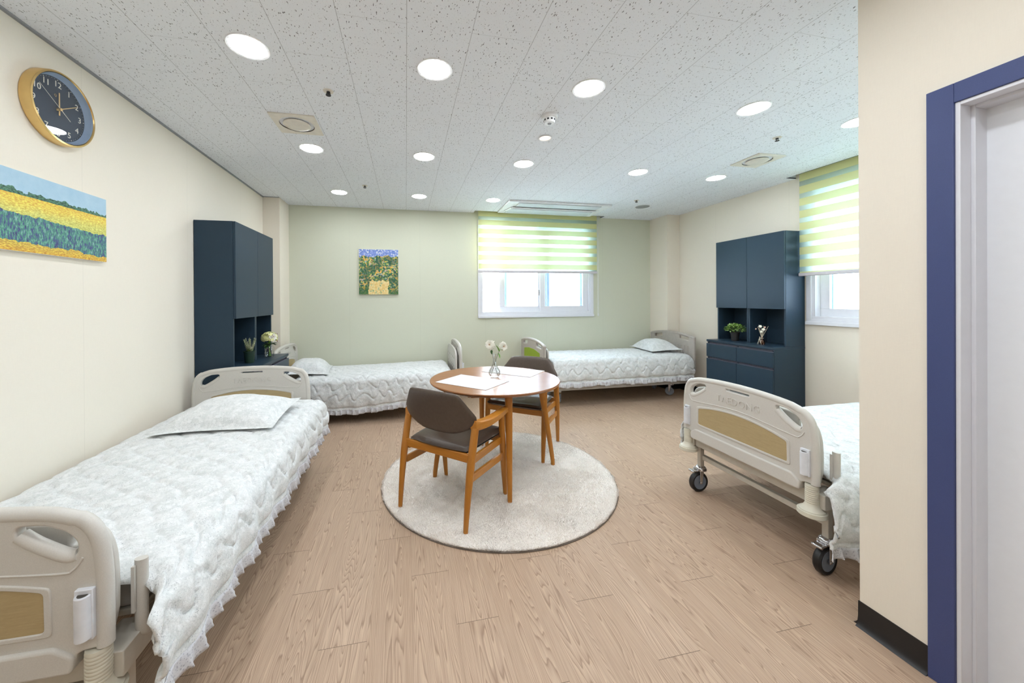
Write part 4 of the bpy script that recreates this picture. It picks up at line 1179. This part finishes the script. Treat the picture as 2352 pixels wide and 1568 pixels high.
# vase with two white flowers on the table
vx, vy = .690, 2.800
t = thing('flower_vase', 'small clear glass bud vase standing on the round table', 'vase', (vx, vy, TZ))
b = nb(); lathe(b, [(.018, .001), (.030, .002), (.044, .018), (.0475, .034), (.044, .052), (.030, .078), (.016, .105), (.0105, .130), (.011, .150), (.017, .176), (.022, .186)], seg=40, caps=False)
lathe(b, [(.001, .001), (.018, .001)], seg=40, caps=False)
lathe(b, [(.001, .006), (.028, .007), (.042, .020), (.0455, .034), (.042, .051), (.028, .078), (.014, .105), (.0085, .130), (.009, .150), (.0155, .176), (.022, .186)], seg=40, caps=False)
obj('glass_body', b, 'clear_glass', t, recalc=False)
rb_, db_ = Vector((math.cos(YAW), -math.sin(YAW), 0)), Vector((-math.sin(YAW), -math.cos(YAW), 0))
def fl(label, h0, tip, nrm, R_, leafs, tint):
    f = thing('white_flower', label, 'flower', (vx, vy, TZ), 0, 'white flowers in the table vase')
    pth = smooth_path([(h0 * .030, .005, .012), (-h0 * .002, 0, .10), (tip[0] * .45, tip[1] * .45, .19), tip], 6)
    b = nb(); tube(b, pth, .0017, 8); obj('stem', b, 'stem_dark', f)
    b = nb(); bloom(b, tip, nrm, R_); obj('petals', b, 'petal_white', f, smooth=80)
    b = nb(); n_ = Vector(nrm).normalized()
    for k in range(9): a = 2 * PI * k / 9; leaf(b, Vector(tip) + n_ * .006, n_ + .55 * Vector((math.cos(a), math.sin(a), .2)), (0, 0, 1), .014, .005)
    obj('flower_centre', b, 'petal_orange', f)
    b = nb()
    for (h, d, L_, w_) in leafs:
        p = Vector(pth[int(h * (len(pth) - 1))]); leaf(b, p, d, (0, 0, 1), L_, w_)
    obj('leaf', b, 'leaf_dark' if not tint else 'leaf_green', f, smooth=60)
tipL = rb_ * -.034 + Vector((0, 0, .258)); tipR = rb_ * .068 + Vector((0, 0, .245))
fl('white flower on the left in the table vase', 1, tuple(tipL), tuple(rb_ * -.35 + db_ * .9 + zz * .2), .044, [(.80, (-.1, -.3, -.8), .035, .02), (.80, (.5, -.3, .5), .03, .014)], False)
fl('white flower on the right in the table vase', -1, tuple(tipR), tuple(rb_ * .5 + db_ * .9 + zz * .1), .042, [(.74, tuple(rb_ * -.25 + zz + db_ * .1), .062, .034), (.70, tuple(rb_ * .5 - zz * .9 + db_ * .3), .045, .026), (.78, tuple(rb_ * -.6 + zz * 1.2), .075, .018), (.80, tuple(rb_ * .3 + zz * .4 + db_), .045, .034)], True)

# heather in green pot, left cabinet
ZCL = .795
def pot(bm, r0_, r1_, h):
    lathe(bm, [(r0_ * .98, 0), (r0_, .003), (r1_, h - .012), (r1_ + .004, h - .012), (r1_ + .004, h), (r1_ - .004, h), (r1_ - .006, h - .015), (.001, h - .015)], seg=32)
t = thing('heather_plant', 'pale spiky heather in a dark green pot in the left cabinet', 'potted plant', (-1.385, 3.60, ZCL))
b = nb(); pot(b, .036, .044, .105); obj('pot', b, 'pot_green', t)
b = nb(); g_ = nb(); lf_ = nb()
for k in range(15):
    a = random.uniform(0, 2 * PI); e = random.uniform(.1, 1.0); dx, dy = math.cos(a) * e, math.sin(a) * e
    H2 = random.uniform(.10, .15) * (1.1 - .35 * e)
    pts = smooth_path([(dx * .01, dy * .01, .09), (dx * .05, dy * .05, .09 + H2 * .45), (dx * .085, dy * .085, .09 + H2)], 6)
    tube(g_, pts, .0014, 6)
    for i, p in enumerate(pts[2:]):
        q = i / (len(pts) - 2); rr_ = .0125 * (1 - .7 * q)
        for j in range(9):
            a2 = j * 2.4 + i; d = Vector((math.cos(a2), math.sin(a2), .7)); leaf(b, Vector(p) + Vector((0, 0, random.uniform(-.006, .006))), d, (0, 0, 1), rr_ * 1.5, .005, n=2)
for k in range(40):
    a = random.uniform(0, 2 * PI); leaf(lf_, (0, 0, .09), (math.cos(a), math.sin(a), random.uniform(.6, 2)), (0, 0, 1), random.uniform(.03, .055), .008, n=2)
obj('stem', g_, 'leaf_green', t); obj('flower_spikes', b, 'heather', t, smooth=0); o_ = obj('leaves', lf_, 'leaf_green', t, smooth=0)

# glass jar bouquet, left cabinet
t = thing('flower_jar', 'clear glass jar holding cream flowers on the left cabinet counter', 'flower jar', (-1.335, 3.935, ZCL))
b = nb(); lathe(b, [(.001, .001), (.036, .001), (.041, .008), (.042, .085), (.034, .105), (.029, .118), (.030, .135)], seg=36, caps=False); obj('glass_jar', b, 'clear_glass', t)
b = nb()
for k in range(12):
    a = random.uniform(0, 2 * PI); r_ = random.uniform(.005, .026); tube(b, smooth_path([(r_ * math.cos(a), r_ * math.sin(a), .006), (-r_ * .4 * math.cos(a), -r_ * .4 * math.sin(a), .11), (r_ * 1.6 * math.cos(a + 1), r_ * 1.6 * math.sin(a + 1), .18)], 5), .0022, 6)
obj('stems', b, 'leaf_green', t)
b = nb()
for k in range(16):
    a = random.uniform(0, 2 * PI); leaf(b, (.015 * math.cos(a), .015 * math.sin(a), .125), (math.cos(a), math.sin(a), random.uniform(-.5, .5)), (0, 0, 1), random.uniform(.05, .075), .032)
obj('leaves', b, 'leaf_dark', t, smooth=60)
C0 = Vector((0, 0, .185)); b1 = nb(); b2_ = nb()
fc = Vector((.035, -.030, .195)); bloom(b1, fc, (.7, -.65, .3), .050, ((14, 1.0, .15), (12, .85, .55), (10, .6, .85), (7, .4, 1.2)), .7)
for k in range(110):
    u_ = random.uniform(-.35, 1); a = random.uniform(0, 2 * PI); s_ = math.sqrt(1 - u_ * u_); d = Vector((s_ * math.cos(a), s_ * math.sin(a), u_ * .85))
    c_ = C0 + d * .072
    if (c_ - fc).length < .034: continue
    bloom(b2_, c_, d, .017, ((4, 1.0, .2),), .9)
obj('rose', b1, 'petal_white', t, smooth=70); obj('hydrangea', b2_, 'petal_yellow', t, smooth=70)
b = nb()
for k in range(9):
    a = random.uniform(-1.6, .4); p = C0 + Vector((.07 * math.cos(a), .07 * math.sin(a), random.uniform(-.04, .05))); lathe(b, [(.001, -.004), (.0045, 0), (.001, .004)], tuple(p), 10)
obj('berries', b, 'berry_red', t)

# leafy plant and reed diffuser, right cabinet
ZCR = .847
t = thing('leafy_plant', 'small bushy green plant in a dark pot in the right cabinet niche', 'potted plant', (3.79, 3.545, ZCR))
b = nb(); pot(b, .036, .044, .10); obj('pot', b, 'black_vinyl', t)
b = nb(); b2_ = nb(); st_ = nb()
for k in range(420):
    u_ = random.uniform(-.15, 1); a = random.uniform(0, 2 * PI); s_ = math.sqrt(1 - u_ * u_); rad_ = random.uniform(.65, 1.0)
    d = Vector((s_ * math.cos(a) * .098, s_ * math.sin(a) * .112, u_ * .072)) * rad_; p = Vector((0, 0, .125)) + d
    if rad_ > .92 and k % 4 == 0: tube(st_, [(0, 0, .09), tuple(p)], .0012, 5)
    dd_ = d.normalized() + Vector((random.uniform(-.6, .6), random.uniform(-.6, .6), random.uniform(-.3, .8)))
    leaf(b if k % 5 < 2 else b2_, p, dd_, (0, 0, 1), .020, .018, n=3)  # larger, paler share of the leaves mixed through the bush
obj('stem', st_, 'stem_dark', t); obj('leaves', b, 'leaf_green', t, smooth=50); obj('pale_leaves', b2_, 'leaf_light', t, smooth=50)['label'] = 'pale green leaves'
t = thing('reed_diffuser', 'small reed diffuser with dried flowers in the right cabinet niche', 'reed diffuser', (3.745, 3.18, ZCR))
b = nb(); lathe(b, [(.001, .001), (.024, .001), (.027, .006), (.027, .045), (.020, .058), (.010, .062), (.010, .078), (.012, .080)], seg=28, caps=False); obj('bottle', b, 'amber_glass', t)
b = nb()
for k, (dx, dy, h) in enumerate(((.03, -.045, .20), (.02, .05, .205), (-.03, .02, .19), (.025, .0, .20), (-.02, -.05, .195), (.0, .035, .21), (.03, .03, .17))):
    tube(b, [(-dx * .5, -dy * .55, .006), (dx * 1.0, dy * 1.0, h)], .0018, 6)
for k, (dy, h) in enumerate(((-.018, .0), (.024, .0))): tube(b, [(-.032, dy, .004), (-.030, -dy * .2, .085)], .0022, 6)
obj('reeds', b, 'reed', t)
b = nb(); tube(b, [(.012 * math.cos(a * PI / 8), .012 * math.sin(a * PI / 8), .070) for a in range(16)], .003, 8, closed=True); tube(b, [(-.012, 0, .07), (-.02, .016, .062), (-.014, .026, .05)], .002, 6); obj('twine', b, 'reed', t)
b = nb(); b2_ = nb()
for (dy, h, R2_) in ((.0, .195, .018), (-.035, .165, .018), (-.012, .140, .016)): bloom(b, (-.02, dy, h), (-1, -.4, .4), R2_, ((6, 1., .3), (5, .6, .8)), .9)
for (dy, h, R2_) in ((-.050, .19, .012), (.050, .165, .010)): bloom(b2_, (-.02, dy, h), (-1, 0, .4), R2_, ((6, 1., .3), (4, .6, .8)), .9)
obj('white_blossoms', b, 'petal_white', t, smooth=70); obj('pink_blossoms', b2_, 'petal_pink', t, smooth=70)

# ------------------------------------------------------------------ clock (axis +x, dial faces the room)
CR = .171; CYc, CZc = 2.130, 2.287
t = thing('wall_clock', 'round navy wall clock with a gold rim on the left wall', 'clock', (XL, CYc, CZc))
b = nb(); lathe(b, [(CR - .004, 0), (CR, .003), (CR, .040), (CR - .002, .046), (CR - .009, .048), (CR - .012, .044), (CR - .013, .040)], seg=96, axis='X', caps=False); obj('gold_rim', b, 'brass', t, smooth=40)
b = nb(); lathe(b, [(CR - .013, .044), (CR - .016, .030), (CR - .024, .014)], seg=96, axis='X', caps=False); obj('inner_rim', b, 'dial_rim', t)
b = nb(); lathe(b, [(.001, .002), (CR - .006, .002), (CR - .010, .012), (CR - .022, .0135), (.001, .0135)], seg=96, axis='X'); dial = obj('dial', b, 'dial_navy', t, smooth=30)
MT = lambda y, z, x=.014: frame_m((0, 1, 0), (0, 0, 1), (1, 0, 0), (x, y, z))
for k in range(1, 13):
    a = 2 * PI * k / 12; rr_ = .118
    b = nb(); addmesh(b, text_mesh(str(k), .040, .0006), MT(rr_ * math.sin(a), rr_ * math.cos(a))); obj('numeral', b, 'numeral_cream', dial, smooth=0)
b = nb(); addmesh(b, text_mesh('Q', .016, .0003), MT(-.012, .062)); obj('emblem', b, 'brass_hand', dial, smooth=0)
b = nb()
for k in range(60):
    a = 2 * PI * k / 60; r_ = CR - .030; s_ = .0010 if k % 5 else .0022
    y, z = r_ * math.sin(a), r_ * math.cos(a); lathe(b, [(s_, .0132), (s_, .0143)], (0, y, z), 8, 'X')
obj('minute_dots', b, 'numeral_cream', dial, smooth=0)
def hand(name, ang_, L_, tail, w0_, x, mat):
    b = nb(); d = Vector((0, math.sin(ang_), math.cos(ang_))); beam(b, Vector((x, 0, 0)) - d * tail, Vector((x, 0, 0)) + d * L_, w0_, .0012, w0_ * .75, .0012, ref=(0, math.cos(ang_), -math.sin(ang_)))
    obj(name, b, mat, t, smooth=0)
hand('hour_hand', 0, .080, .030, .0075, .020, 'brass_hand'); hand('minute_hand', math.radians(58), .108, .022, .0040, .023, 'brass_hand'); hand('second_hand', math.radians(-55), .128, .0, .0014, .026, 'numeral_cream'); hand('second_hand_tail', math.radians(125), .062, .0, .0030, .026, 'numeral_cream')
b = nb(); lathe(b, [(.007, .013), (.007, .029), (.001, .030)], seg=20, axis='X'); obj('hub', b, 'brass_hand', t)
b = nb(); lathe(b, [(.001, .0385), (CR - .0135, .0385), (CR - .0135, .0400), (.001, .0400)], seg=64, axis='X'); obj('cover_glass', b, 'clock_glass', t, smooth=0)

# ------------------------------------------------------------------ pictures
def picture(name, label, loc, w_, h_, th, axis, mat):
    t = thing(name, label, 'picture', loc)
    b = nb()
    if axis == 'x': box(b, 0, th, -w_ / 2, w_ / 2, -h_ / 2, h_ / 2)
    else: box(b, -w_ / 2, w_ / 2, -th, 0, -h_ / 2, h_ / 2)
    obj('canvas', b, 'canvas_edge', t, bevel=.001)
    b = nb()
    if axis == 'x': box(b, th, th + .0008, -w_ / 2 + .001, w_ / 2 - .001, -h_ / 2 + .001, h_ / 2 - .001)
    else: box(b, -w_ / 2 + .001, w_ / 2 - .001, -th - .0008, -th, -h_ / 2 + .001, h_ / 2 - .001)
    obj('print', b, mat, t, smooth=0)
    return t
picture('canvas_picture', 'wide canvas picture of a yellow field on the left wall below the clock', (XL, 2.005, 1.747), .79, .350, .022, 'x', 'meadow_print')
picture('canvas_picture', 'small upright canvas picture in blue, orange and green on the green wall', (-.357, YB, 1.731), .515, .608, .028, 'y', 'garden_print')
